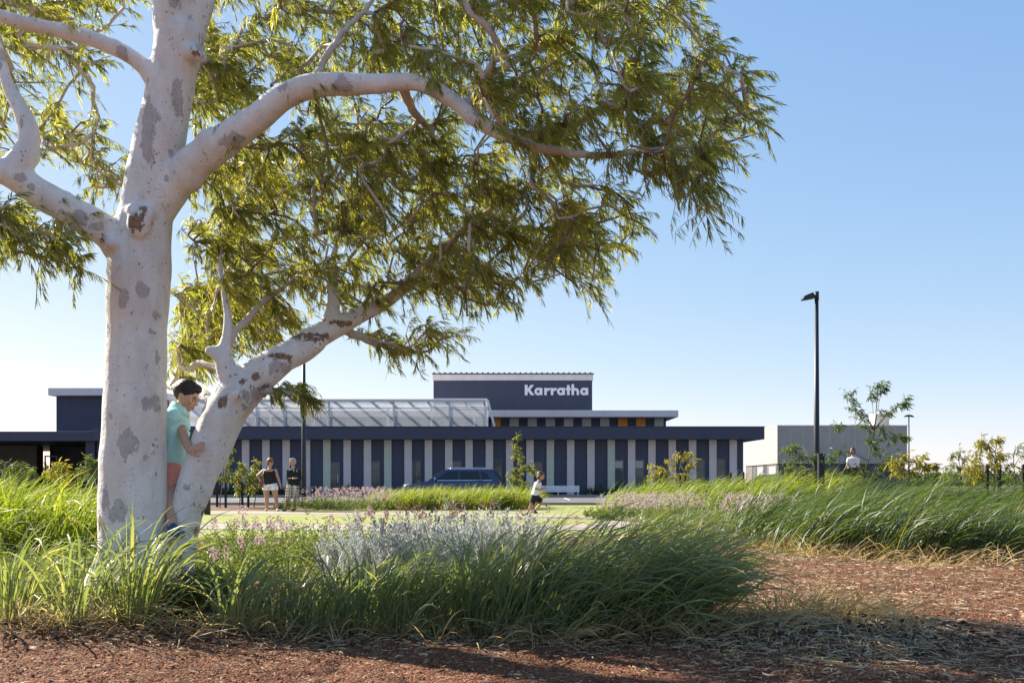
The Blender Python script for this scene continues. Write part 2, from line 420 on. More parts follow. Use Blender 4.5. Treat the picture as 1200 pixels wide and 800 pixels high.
def skirt_mat():
    m, nt, out = new_mat('checked_skirt')
    v = coords(nt); ch = N(nt, 'ShaderNodeTexVoronoi', Scale=11); nt.links.new(v, ch.inputs['Vector'])
    ch.distance = 'CHEBYCHEV'; ch.inputs['Randomness'].default_value = .0
    k = mth(nt, 'LESS_THAN', ch.outputs['Distance'], .36)
    c = mixc(nt, k, (.55, .48, .33), (.05, .045, .05))
    b = N(nt, 'ShaderNodeBsdfPrincipled', Roughness=.85); nt.links.new(c, b.inputs['Base Color']); nt.links.new(b.outputs[0], out.inputs[0]); return m
M['skirt'] = skirt_mat()

# ------------------------------------------------------------------ strips: leaves, blades, litter
def strips(C, S, tint, along=True):
    """C centres (n,r,3), S half-width vectors (n,r,3) -> V, quads, attrs"""
    n, r, _ = C.shape
    V = np.stack([C - S, C + S], axis=2).reshape(-1, 3)          # n,r,2,3
    b = (np.arange(n) * r * 2)[:, None]; k = (np.arange(r - 1) * 2)[None, :]
    q = np.stack([b + k, b + k + 1, b + k + 3, b + k + 2], axis=2).reshape(-1, 4)
    t = np.repeat(np.asarray(tint), r * 2)
    al = np.tile(np.repeat(np.linspace(0, 1, r), 2), n)
    return V, q, {'tint': t, 'along': al}
def merge(lst):
    V = []; Q = []; A = {}; o = 0
    for v, q, a in lst:
        V.append(v); Q.append(q + o); o += len(v)
        for k in a: A.setdefault(k, []).append(a[k])
    return np.concatenate(V), np.concatenate(Q), {k: np.concatenate(x) for k, x in A.items()}
def unit(a): return a / np.maximum(np.linalg.norm(a, axis=-1, keepdims=True), 1e-9)

def blades(base, head, length, width, th0, bend, segs=6, tint=None, kink=.0, power=1.5):
    """grass blades: base (n,3), heading angle, start tilt from vertical th0, total bend, arching over"""
    n = len(base); t = np.linspace(0, 1, segs + 1)
    th = th0[:, None] + bend[:, None] * t[None, :] ** power
    th = th + kink * rng.normal(0, 1, (n, 1)) * np.sin(t[None, :] * 5 + rng.uniform(0, 6, (n, 1)))
    hd = head[:, None] + .35 * rng.normal(0, 1, (n, 1)) * t[None, :]
    step = (length / segs)[:, None]
    d = np.stack([np.sin(th) * np.cos(hd), np.sin(th) * np.sin(hd), np.cos(th)], 2) * step[..., None]
    C = np.concatenate([np.zeros((n, 1, 3)), np.cumsum(d[:, :-1], 1)], 1) + base[:, None, :]
    side = np.stack([-np.sin(hd), np.cos(hd), np.zeros_like(hd)], 2)
    up = np.cross(side, unit(d))
    tw = (rng.normal(0, .7, (n, 1)) + t[None, :] * rng.normal(0, .9, (n, 1)))[..., None]
    sd = side * np.cos(tw) + up * np.sin(tw)
    w = width[:, None] * .5 * np.clip(.55 + 1.6 * t, 0, 1)[None, :] * np.clip((1.02 - t) * 2.4, 0, 1)[None, :] ** .8
    C[..., 2] = np.maximum(C[..., 2], hz(C[..., 0], C[..., 1]) + .006)
    return strips(C, sd * w[..., None], rng.uniform(0, 1, n) if tint is None else tint)

def leaf_strips(pos, dirv, length, width, droop=.3, tint=None, rows=4):
    n = len(pos); t = np.linspace(0, 1, rows)
    dirv = unit(dirv); g = np.array([0, 0, -1.0])
    sidev = unit(np.cross(dirv, rng.normal(0, 1, (n, 3))))
    bendv = np.cross(sidev, dirv) * rng.normal(0, .35, (n, 1)) + g * droop
    C = pos[:, None, :] + dirv[:, None, :] * (t[None, :, None] * length[:, None, None]) + bendv[:, None, :] * (t[None, :, None] ** 2 * length[:, None, None] * .5)
    prof = {3: [.35, 1, .05], 4: [.25, 1, .8, .04], 5: [.2, .9, 1, .6, .03]}[rows]
    S = sidev[:, None, :] * (width[:, None] * .5 * np.array(prof)[None, :])[..., None]
    return strips(C, S, rng.uniform(0, 1, n) if tint is None else tint)

# ------------------------------------------------------------------ voxel-blended bodies
def remesh(mb, name, voxel, m, parent=None, loc=None, smooth=6, fac=.5, attrs=None):
    me = bpy.data.meshes.new('tmp'); me.from_pydata(mb.v, [], mb.f); me.update()
    o = bpy.data.objects.new('tmp', me); COL.objects.link(o)
    r = o.modifiers.new('r', 'REMESH'); r.mode = 'VOXEL'; r.voxel_size = voxel; r.adaptivity = 0
    if smooth:
        s = o.modifiers.new('s', 'SMOOTH'); s.factor = fac; s.iterations = smooth
    bpy.context.view_layer.update()
    dg = bpy.context.evaluated_depsgraph_get()
    e = o.evaluated_get(dg); em = e.to_mesh()
    V = np.zeros(len(em.vertices) * 3, np.float32); em.vertices.foreach_get('co', V); V = V.reshape(-1, 3)
    quads = [list(p.vertices) for p in em.polygons]
    e.to_mesh_clear(); bpy.data.objects.remove(o); bpy.data.meshes.remove(me)
    q4 = [q for q in quads if len(q) == 4]; q3 = [q for q in quads if len(q) == 3]
    fs = []
    if q4: fs.append(np.array(q4))
    if q3: fs.append(np.array(q3))
    return np_obj(name, V, fs, m, parent, loc, attrs(V) if attrs else None, smooth=True)
def cap(mb, p0, p1, r0, r1, n=10):
    p0 = Vector(p0); p1 = Vector(p1)
    mb.tube([p0, p1], [r0, r1], n); mb.ell(p0, (r0,) * 3, None, n, 6); mb.ell(p1, (r1,) * 3, None, n, 6)
def frus(mb, p0, p1, r0, r1, side, n=18):
    """flat-ended frustum with elliptical ends r=(along side, across)"""
    p0 = Vector(p0); p1 = Vector(p1); ax = (p1 - p0).normalized()
    s = Vector(side); s = (s - ax * s.dot(ax)).normalized(); w = ax.cross(s)
    v = []
    for p, r in ((p0, r0), (p1, r1)):
        for k in range(n):
            a = 2 * math.pi * k / n; v.append(p + s * (r[0] * math.cos(a)) + w * (r[1] * math.sin(a)))
    f = [(k, (k + 1) % n, (k + 1) % n + n, k + n) for k in range(n)] + [tuple(range(n - 1, -1, -1)), tuple(range(n, 2 * n))]
    mb.add(v, f, True)
#==SPLIT==
# ================================================================== SETTING
def axis(lo, hi, step, far, g=1.22):
    a = list(np.arange(lo, hi + 1e-6, step)); s = step; x = a[-1]
    while x < far: s *= g; x += s; a.append(x)
    s = step; x = a[0]; pre = []
    while x > -far: s *= g; x -= s; pre.append(x)
    return np.array(pre[::-1] + a)
def build_ground():
    xs = axis(-6.5, 7.5, .06, 3000); ys = axis(3.2, 13, .06, 3000)
    ys = ys[ys > -200]
    X, Y = np.meshgrid(xs, ys); Z = hz(X, Y)
    near = (np.abs(X) < 8) & (Y > 3) & (Y < 15)
    Z = Z + near * rng.normal(0, .004, X.shape)
    V = np.stack([X, Y, Z], 2).reshape(-1, 3); nx, ny = len(xs), len(ys)
    i = (np.arange(ny - 1) * nx)[:, None] + np.arange(nx - 1)[None, :]
    q = np.stack([i, i + 1, i + nx + 1, i + nx], 2).reshape(-1, 4)
    # decaying litter gathers under the tussocks and in the heap beside the dry tuft
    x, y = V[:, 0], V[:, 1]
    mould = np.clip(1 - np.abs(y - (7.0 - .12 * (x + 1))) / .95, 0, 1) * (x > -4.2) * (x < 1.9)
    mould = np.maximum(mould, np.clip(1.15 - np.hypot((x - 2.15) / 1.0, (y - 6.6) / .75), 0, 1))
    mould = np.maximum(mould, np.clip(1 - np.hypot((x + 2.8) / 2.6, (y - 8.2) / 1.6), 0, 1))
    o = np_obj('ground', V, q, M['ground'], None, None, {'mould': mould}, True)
    tag(o, kind='structure')
build_ground()
def sheet(name, pts, z, m):
    """flat polygon sheet in ground coordinates"""
    mb = MB(); n = len(pts)
    mb.add([(x, y, z) for x, y in pts], [tuple(range(n))]); o = mb.build(name, m); return tag(o, kind='structure')
def strip_sheet(name, centre, half, z, m):
    a = []; b = []
    for i, (x, y) in enumerate(centre):
        p = Vector(centre[max(i - 1, 0)]); q = Vector(centre[min(i + 1, len(centre) - 1)])
        t = (q - p).normalized(); nrm = Vector((-t.y, t.x))
        h = half[i] if hasattr(half, '__len__') else half
        a.append((x + nrm.x * h, y + nrm.y * h)); b.append((x - nrm.x * h, y - nrm.y * h))
    mb = MB(); n = len(a); mb.add([(x, y, z) for x, y in a] + [(x, y, z) for x, y in b], [(i, i + n, i + n + 1, i + 1) for i in range(n - 1)])
    o = mb.build(name, m); return tag(o, kind='structure')
sheet('lawn', [(-18, 17.5), (.8, 17.5), (2.2, 18.6), (3.4, 20.2), (4.6, 23), (5.4, 27), (9, 38.6), (-18, 38.6)], .005, M['lawn'])
sheet('mulch_bed', [(-14, 32.4), (-8.5, 32.0), (-4.4, 32.6), (-3.6, 34.5), (-4.2, 38.4), (-14, 38.4)], .009, M['mulch_bed'])
strip_sheet('footpath', [(-15, 31.0), (-9, 30.3), (-4.5, 29.6), (-1.0, 28.4), (1.5, 27.0), (3.2, 25.6), (5.0, 24.5)], [1.1, 1.05, .95, .9, .9, 1.0, 1.1], .010, M['concrete'])
strip_sheet('concrete_path', [(-9, 22.0), (-5.5, 21.4), (-2.5, 20.8), (.5, 20.6), (1.8, 21.4), (2.9, 23.4)], [1.2, 1.2, 1.2, 1.1, .9, .6], .014, M['concrete'])
mb = MB(); mb.box(-90, 90, 38.62, 38.8, -.2, .12); bevel(tag(mb.build('kerb', M['concrete'], None, (0, 38.7, 0)), kind='structure'), .02)
sheet('road', [(-90, 38.81), (90, 38.81), (90, 54.0), (-90, 54.0)], .006, M['asphalt'])
mb = MB()
for k in range(-9, 14):
    x = k * 2.7; mb.add([(x, 47.6, .0105), (x + .1, 47.6, .0105), (x + .1, 52.6, .0105), (x, 52.6, .0105)], [(0, 1, 2, 3)])
tag(mb.build('road_markings', M['marking']), kind='structure')
mb = MB(); mb.box(-90, 90, 54.01, 57.9, -.2, .10); tag(mb.build('pavement', M['concrete']), kind='structure')

# ================================================================== MAIN BUILDING
FY = 58.0                                         # face of the long front wall
B = thing('health_building', (0, FY, 0), 'long navy single-storey building with upright grey panels and a navy upper block', 'building')
def bpart(name, fn, m, parent=None, bev=0, label=None):
    mb = MB(); fn(mb); o = mb.build(name, m, parent or B)
    if bev: bevel(o, bev)
    if label: o['label'] = label
    return o
xr = GX(871, FY)
bpart('wall', lambda b: b.box(-24, xr, FY, 90, 0, 3.34), M['navy'])
z0, z1 = GZ(514.5, 57.0), GZ(500.3, 57.0)
bpart('roof_fascia', lambda b: b.box(-24, GX(896, 57), 57.0, 92, z0, z1), M['navy_fascia'], bev=.02)
bpart('roof_flashing', lambda b: b.box(-24.02, GX(896, 57) + .02, 56.97, 57.1, z1 + .002, z1 + .05), M['navy_fascia'])
# upright panels between the navy bays
gaps = []
x0 = GX(497.9, FY); pitch = 23.78 * FY / F; w = 8.6 * FY / F
greens = {-5, -2, 6, 9}
fin_proto = {}
for k in range(-21, 17):
    xa = x0 + k * pitch
    if xa < -23.9: continue
    if xa + w > xr - .05: break
    g = k in greens
    key = g
    if key not in fin_proto:
        mb = MB(); mb.box(-w / 2, w / 2, -.10, .005, .02, 3.292)
        o = mb.build('panel_fin', M['green_fin' if g else 'grey_fin'], B, None)
        # re-base the mesh at its own centre so that copies may be slid along the wall
        o.data.transform(Matrix.Translation((0, FY, 0))); bevel(o, .012); fin_proto[key] = o
        if g: o['label'] = 'pale green upright panel'
    else:
        o = fin_proto[key].copy(); COL.objects.link(o); o.parent = B
    o.location = (xa + w / 2, 0, 0); LOC[o.name] = LOC[B.name]
    gaps.append((xa + w, xa + pitch))
# windows: (bay centre px, top px, bottom px, blind)
def window(px, py0, py1, blind=False, door=False):
    xa, xb = GX(px - 7.2, FY), GX(px + 7.2, FY); zt, zb = GZ(py0, FY), max(.12, GZ(py1, FY))
    mb = MB(); t = .055
    mb.box(xa, xa + t, FY - .055, FY + .01, zb, zt); mb.box(xb - t, xb, FY - .055, FY + .01, zb, zt)
    mb.box(xa + t, xb - t, FY - .053, FY + .01, zt - t, zt); mb.box(xa + t, xb - t, FY - .053, FY + .01, zb, zb + t)
    if zt - zb > 1.2: mb.box(xa + t, xb - t, FY - .051, FY + .01, zt - .62, zt - .57)
    f = mb.build('door' if door else 'window', M['dark_frame'], B)
    mb = MB(); mb.box(xa + t, xb - t, FY - .022, FY - .012, zb + t, zt - t); mb.build('pane', M['glass'], f)
    if blind:
        mb = MB(); mb.box(xa + t + .03, xb - t - .03, FY - .034, FY - .028, zt - .5, zt - .1)
        for s in range(5): mb.box(xa + t + .05 + s * .11, xa + t + .09 + s * .11, FY - .038, FY - .035, zt - .42, zt - .2)
        mb.build('blind', M['blind'], f)
    if door:
        mb = MB(); mb.box(xb - .13, xb - .1, FY - .12, FY - .06, .8, 1.3); mb.build('handle', M['galv'], f)
for a in ((391.5, 541, 579, False, True), (438.6, 540, 578), (486.3, 539.5, 576), (533.8, 539.5, 552), (581.5, 538.5, 577), (629, 541, 556), (724, 538, 576, True), (748, 538, 574, True), (819, 537.5, 572), (843, 537.5, 572)):
    window(*a)
# upper storey behind the roof edge
UY = 65.5
ux0, ux1 = GX(205, UY), GX(780.5, UY)
bpart('upper_wall', lambda b: b.box(ux0, ux1, UY, 82, 3.5, GZ(488.2, UY)), M['navy'])
fz0, fz1 = GZ(488.3, 64), GZ(480.5, 64)
def fascia(b):
    b.box(GX(202, 64), GX(795, 64), 64.0, 84, fz0, fz1)
bpart('upper_fascia', fascia, M['pale_fascia'], bev=.015)
for px in range(360, 800, 58):
    mb = MB(); mb.box(GX(px, 64), GX(px, 64) + .02, 63.985, 64.02, fz0 + .01, fz1 - .01); mb.build('fascia_joint', M['galv'], B)
pp = 21.2 * UY / F; pw = 10.7 * UY / F; kinds = {0: 'orange', 4: 'grey_fin', 7: 'orange', 8: 'orange'}
for k in range(-14, 10):
    xa = GX(576, UY) + k * pp
    if xa < ux0 + .1 or xa + pw > ux1 + .5: continue
    kind = kinds.get(k, 'green_fin' if k > 0 or k % 2 else 'grey_fin')
    if k == 9: kind = 'green_fin'
    mb = MB(); mb.box(xa, min(xa + pw, ux1 - .01), UY - .05, UY + .01, 3.5, fz0 - .004)
    o = mb.build('panel_upright', M[kind], B)
    if kind == 'orange': o['label'] = 'orange panel under the pale upper fascia'
# tall navy block with the town's name
KY = 74.0
kx0, kx1 = GX(508, KY), GX(694, KY)
bpart('upper_block', lambda b: b.box(kx0, kx1, KY, 92, 4.5, GZ(445.8, KY)), M['navy'])
bpart('block_parapet', lambda b: b.box(kx0 - .06, kx1 + .06, KY - .12, 92.1, GZ(445.6, KY), GZ(438.6, KY)), M['pale_fascia'], bev=.015)
for k in range(14): bpart('parapet_joint', lambda b: b.box(kx0 + .6 + k * .83, kx0 + .62 + k * .83, KY - .135, KY - .1, GZ(445.4, KY), GZ(438.8, KY)), M['galv'])
def roofrib(b):
    b.box(kx0 - .1, kx1 + .12, KY - .2, 92.2, GZ(438.4, KY), GZ(437.4, KY))
    x = kx0
    while x < kx1: b.box(x, x + .12, KY - .21, 92, GZ(437.3, KY), GZ(436.4, KY)); x += .4
bpart('block_roof', roofrib, M['navy_fascia'])
# shade-mesh canopy over the upper terrace
CY0, CY1 = 59.6, 63.9
cx0, cx1 = GX(212, CY0), GX(567, CY0); cz0, cz1 = z1 + .03, GZ(467.5, CY0)
for px in (250, 300, 332, 385, 461, 526):
    x = GX(px, CY0); bpart('canopy_post', lambda b: b.box(x - .06, x + .06, CY0 + .06, CY0 + .16, cz0, cz1 - .16), M['white_paint'])
for px in (318, 369, 455, 506, 556):
    x = GX(px, CY1); bpart('canopy_post', lambda b: b.box(x - .06, x + .06, CY1 - .3, CY1 - .2, cz0, cz1 - .33), M['white_paint'])
def edge(b):
    b.box(cx0, cx1 + .12, CY0 - .03, CY0 + .17, cz1 - .16, cz1)
    b.box(cx0, cx1 + .12, CY1 - .3, CY1 - .15, cz1 - .32, cz1 - .2)
    b.box(cx0, cx1, CY0 + .04, CY0 + .1, cz0, cz0 + .08)
bpart('canopy_beam', edge, M['galv'])
def rafters(b):
    n = 16
    for k in range(n + 1):
        x = cx0 + (cx1 - cx0) * k / n
        b.add([(x - .05, CY0 + .18, cz1 - .15), (x + .05, CY0 + .18, cz1 - .15), (x + .05, CY1 - .31, cz1 - .31), (x - .05, CY1 - .31, cz1 - .31),
               (x - .05, CY0 + .18, cz1 - .02), (x + .05, CY0 + .18, cz1 - .02), (x + .05, CY1 - .31, cz1 - .19), (x - .05, CY1 - .31, cz1 - .19)],
              [(0, 3, 2, 1), (4, 5, 6, 7), (0, 1, 5, 4), (1, 2, 6, 5), (2, 3, 7, 6), (3, 0, 4, 7)])
bpart('canopy_rafter', rafters, M['galv'])
def croof(b):
    b.add([(cx0, CY0 - .1, cz1 + .012), (cx1 + .2, CY0 - .1, cz1 + .012), (cx1 + .2, CY1 - .05, cz1 - .15), (cx0, CY1 - .05, cz1 - .15),
           (cx0, CY0 - .1, cz1 + .03), (cx1 + .2, CY0 - .1, cz1 + .03), (cx1 + .2, CY1 - .05, cz1 - .13), (cx0, CY1 - .05, cz1 - .13)],
          [(0, 3, 2, 1), (4, 5, 6, 7), (0, 1, 5, 4), (1, 2, 6, 5), (2, 3, 7, 6), (3, 0, 4, 7)])
bpart('canopy_roof', croof, M['screen'])
bpart('mesh_screen', lambda b: b.box(cx0, cx1, CY0 + .02, CY0 + .035, cz0 + .08, cz1 - .16), M['screen'])
for y in (CY0 + .18, CY1 - .14): bpart('canopy_post', lambda b: b.box(cx1 + .02, cx1 + .14, y, y + .1, cz0, cz1 - .36), M['white_paint'])
def endframe(b):
    b.add([(cx1 + .16, CY0, cz1 - .05), (cx1 + .3, CY0, cz1 - .05), (cx1 + .75, CY0 + .2, cz0), (cx1 + .6, CY0 + .2, cz0),
           (cx1 + .16, CY0 + .1, cz1 - .05), (cx1 + .3, CY0 + .1, cz1 - .05), (cx1 + .75, CY0 + .3, cz0), (cx1 + .6, CY0 + .3, cz0)],
          [(0, 3, 2, 1), (4, 5, 6, 7), (0, 1, 5, 4), (1, 2, 6, 5), (2, 3, 7, 6), (3, 0, 4, 7)])
bpart('canopy_end_frame', endframe, M['white_paint'])
bpart('end_screen', lambda b: b.box(cx1 + .165, cx1 + .18, CY0 + .2, CY1 - .3, cz0 + .08, cz1 - .34), M['screen'])

# entrance wing on the left
W = thing('entrance_wing', (-36, 62, 0), 'low navy entrance wing with a deep shaded porch and a pale-topped navy box above', 'building')
def wpart(name, fn, m, bev=0):
    mb = MB(); fn(mb); o = mb.build(name, m, W)
    if bev: bevel(o, bev)
    return o
wz0, wz1 = GZ(516.5, 62), GZ(505.2, 62)
wpart('porch_roof', lambda b: b.box(-62, -24.03, 62, 86, wz0, wz1), M['navy_fascia'], .02)
wpart('porch_wall', lambda b: (b.box(-62, GX(43, 71), 71, 72, 0, wz0 - .003), ), M['recess'])
wpart('porch_back_wall', lambda b: b.box(GX(43, 71) + .003, -24.05, 73.0, 74, 0, wz0 - .003), M['navy'])
wpart('porch_column', lambda b: b.box(GX(105, 63), GX(116, 63), 62.4, 63.6, 0, wz0 - .003), M['navy'], .01)
wpart('porch_fin', lambda b: b.box(GX(117, 63), GX(125, 63), 62.5, 63.1, 0, wz0 - .003), M['navy'], .01)
def pdoor(b):
    for px in (52, 66): b.box(GX(px, 72.9), GX(px, 72.9) + .08, 72.9, 72.99, 0, 2.6)
    b.box(GX(52, 72.9), GX(66, 72.9) + .08, 72.88, 72.985, 2.6, 2.7)
wpart('glazed_door', pdoor, M['galv'])
LY = 70.0
wpart('upper_box', lambda b: b.box(GX(66, LY), GX(170, LY), LY, 86, wz1 - .1, GZ(463.2, LY)), M['navy'])
wpart('box_fascia', lambda b: b.box(GX(56.3, LY - .6), GX(176, LY), LY - .6, 86.5, GZ(463.1, LY - .6), GZ(454.4, LY - .6)), M['pale_fascia'], .015)
wpart('corner_box', lambda b: b.box(GX(204, 66), GX(247, 66), 66, 74, 3.9, GZ(479.5, 66)), M['navy'])
wpart('corner_fascia', lambda b: b.box(GX(198, 65), GX(250, 65), 65, 75, GZ(479.4, 65), GZ(467.5, 65)), M['pale_fascia'], .015)
wpart('plant_unit', lambda b: b.box(GX(217, 63), GX(228, 63), 63, 64, wz1 + .003, GZ(494.5, 63)), M['white_paint'], .02)

# sign lettering, bold geometric, fixed to the navy block
def lettering():
    mb = MB(); s = KY / F / 7.5
    ox, oz = 560.0, 425.0
    def W2(x, y, d): px = ox + x / 7.5; py = oz + y / 7.5; return ((px - CX) * KY / F, KY - d, HC + (YH - py) * KY / F)
    def poly(pts, d): mb.prism(pts, lambda x, y: W2(x, y, d), lambda x, y: W2(x, y, .02))
    def bar(x0, x1, y0, y1, d=.12): poly([(x0, y0), (x1, y0), (x1, y1), (x0, y1)], d)
    def ring(cx, cy, ro, ri, a0=0, a1=360, d=.115, n=28):
        for i in range(n):
            p = R(a0 + (a1 - a0) * i / n); q = R(a0 + (a1 - a0) * (i + 1) / n)
            vs = []
            for dd in (d, .02):
                for r, a in ((ro, p), (ro, q), (ri, q), (ri, p)): vs.append(W2(cx + r * math.cos(a), cy - r * math.sin(a), dd))
            mb.add(vs, [(0, 1, 2, 3), (7, 6, 5, 4), (0, 4, 5, 1), (2, 6, 7, 3)])
    def a(x0):
        ring(x0 + 33, 252, 33.5, 12, d=.115); bar(x0 + 46, x0 + 70, 221, 283, .12)
    def r(x0):
        bar(x0, x0 + 23, 221, 284, .12); ring(x0 + 43, 252, 31, 9, 62, 165, .115, 14)
    # K
    bar(412, 437, 194, 285, .12)
    poly([(430, 240), (463, 194), (494, 194), (457, 240)], .115)
    poly([(430, 236), (458, 236), (498, 285), (466, 285)], .117)
    a(497); r(583); r(640); a(695)
    bar(783, 806, 196, 284, .12); bar(772, 817, 221, 241, .117)
    bar(822, 845, 188, 284, .12); ring(856, 254, 33, 11, 0, 150, .115, 18); bar(867, 889, 252, 284, .117)
    a(899)
    o = mb.build('sign_lettering', M['white_letter'], None, (GX(652, KY), KY, GZ(457, KY)))
    tag(o, 'white raised Karratha lettering on the navy upper block', 'sign')
lettering()

# pale building on the right
QY = 75.0
q0 = GX(911, QY); q1 = GX(1063, QY); zc = GZ(543, QY); zt = GZ(499, QY)
xl = GX(872, 91)
Q = thing('plant_building', ((q0 + q1) / 2, QY, 0), 'pale grey box building with dark base behind the tall lamp post', 'building')
def quad(b, pts, zb, ztp):
    n = len(pts); b.add([(x, y, zb) for x, y in pts] + [(x, y, ztp) for x, y in pts],
        [tuple(range(n - 1, -1, -1)), tuple(range(n, 2 * n))] + [(i, (i + 1) % n, (i + 1) % n + n, i + n) for i in range(n)])
foot = [(q0, QY), (q1, QY), (q1, 91), (xl, 91)]
mb = MB(); quad(mb, foot, zc, zt); mb.build('upper_cladding', plain('grey_lavender_cladding', (.36, .335, .325), .6, .04, .8), Q)
mb = MB(); quad(mb, [(q0 + .12, QY + .12), (q1 - .12, QY + .12), (q1 - .12, 90.8), (xl + .12, 90.8)], 0, zc - .003); mb.build('base_wall', M['navy'], Q)
mb = MB(); quad(mb, [(q0 - .03, QY - .03), (q1 + .03, QY - .03), (q1 + .03, 91.02), (xl - .03, 91.02)], zt + .002, zt + .07); mb.build('roof_capping', M['pale_fascia'], Q)
mb = MB()
for k in range(1, 10): mb.box(q0 + k * (q1 - q0) / 10, q0 + k * (q1 - q0) / 10 + .02, QY - .012, QY + .01, zc + .01, zt - .01)
mb.build('cladding_joint', M['galv'], Q)
def sidebox(name, t0, t1, za, zb, m, proud=.03):
    """box on the slanted left wall between fractions t0..t1"""
    bx = lambda t: q0 + .12 + (xl - q0) * t; by = lambda t: QY + .12 + (90.8 - QY - .12) * t
    mb = MB(); nx, ny = -1, (xl - q0) / 16.0
    v = [(bx(t) + dx, by(t), z) for dx in (-proud, .01) for t, z in ((t0, za), (t1, za), (t1, zb), (t0, zb))]
    mb.add(v, [(0, 1, 2, 3), (7, 6, 5, 4), (0, 4, 5, 1), (1, 5, 6, 2), (2, 6, 7, 3), (3, 7, 4, 0)]); return mb.build(name, m, Q)
sidebox('base_panel', .04, .30, .1, zc - .06, M['recess'], .03); sidebox('side_window', .06, .24, .5, zc - .2, M['blind'], .05)
sidebox('base_panel', .40, .62, .1, zc - .06, M['recess'], .03); sidebox('side_window', .42, .58, .5, zc - .2, M['blind'], .05)
sidebox('side_door', .64, .74, .1, zc - .1, M['dark_frame'], .03); sidebox('base_panel', .76, .97, .1, zc - .06, M['recess'], .03)
mb = MB(); mb.box(GX(1026, 79), GX(1042, 79), 79, 80.4, zt + .07, GZ(484.5, 79)); mb.box(GX(1031, 79), GX(1035, 79), 79.2, 79.9, GZ(484.4, 79), GZ(482, 79))
bevel(mb.build('roof_vent', M['cream_wall'], Q), .02)
mb = MB(); mb.tube([(GX(992, QY), QY - .12, zt - 2.2), (GX(992, QY), QY - .12, 0)], .07, 8); mb.build('downpipe', M['galv'], Q)

# ================================================================== LAMP POSTS, BENCH, STAKES, CARS
def lamp_post(x, y, h, label, heads=((-1, 0),), box=False):
    t = thing('lamp_post', (x, y, float(hz(x, y))), label, 'lamp post', 'charcoal lamp posts')
    zb = float(hz(x, y))
    mb = MB(); mb.tube([(x, y, zb - .3), (x, y, zb + 1.2), (x, y, zb + h)], [.095, .088, .055], 14); mb.build('pole', M['pole'], t)
    mb = MB(); mb.tube([(x, y, zb - .05), (x, y, zb + .03)], [.2, .2], 16); mb.build('base_plate', M['pole'], t)
    mb = MB(); mb.tube([(x, y, zb + h - .2), (x, y, zb + h + .05)], [.07, .07], 12); mb.build('collar', M['pole'], t)
    for sx, sy in heads:
        mb = MB()
        prof = [(.0, -.09), (.06, -.16), (.40, -.22), (.42, -.19), (.36, -.09), (.1, .02)]
        mb.prism(prof, lambda u, v: (x + sx * (u + .04), y - .11, zb + h + v), lambda u, v: (x + sx * (u + .04), y + .11, zb + h + v))
        bevel(mb.build('lamp_head', M['pole'], t), .015)
    return t
lamp_post(GX(957, 30), 30, 6.2, 'tall charcoal lamp post standing in the windswept grass')
lamp_post(GX(356, 37), 37, 6.25, 'charcoal lamp post beside the two women, its top in the leaves', ((1, 0),))
lamp_post(GX(1065, 92), 92, 6.9, 'far lamp post with twin heads at the corner of the pale box building', ((1, 0), (-1, 0)))
# dark bollard beside the tall post
bx, by = GX(962, 28.5), 28.5
mb = MB(); zb = float(hz(bx, by)); mb.box(bx - .085, bx + .085, by - .085, by + .085, zb - .2, GZ(532, by)); mb.box(bx - .1, bx + .1, by - .1, by + .1, GZ(531.8, by), GZ(531, by))
o = mb.build('bollard', M['pole'], None, (bx, by, zb)); bevel(o, .015); tag(o, 'square dark bollard close beside the tall lamp post', 'bollard')

def bench():
    x0, x1, y = GX(634, 54.6), GX(679, 54.6), 54.9
    t = thing('park_bench', ((x0 + x1) / 2, y, .1), 'white slatted bench in front of the navy wall', 'bench')
    for k in range(5):
        mb = MB(); yy = y - .22 + k * .105; mb.box(x0, x1, yy, yy + .085, .60, .635); bevel(mb.build('seat_slat', M['white_paint'], t), .008)
    for k in range(3):
        mb = MB(); zz = .58 - k * .10; mb.box(x0, x1, y - .25, y - .225, zz - .085, zz); bevel(mb.build('apron_slat', M['white_paint'], t), .008)
    for x in (x0 + .06, (x0 + x1) / 2 - .1, x1 - .06):
        for dy in (-.21, .2):
            mb = MB(); mb.box(x - .025, x + .025, y + dy - .025, y + dy + .025, .1, .598); mb.build('leg', M['galv'], t)
    for x in (x0 + .06, x1 - .06):
        mb = MB(); mb.box(x - .02, x + .02, y - .18, y + .17, .55, .596); mb.build('cross_bar', M['galv'], t)
bench()

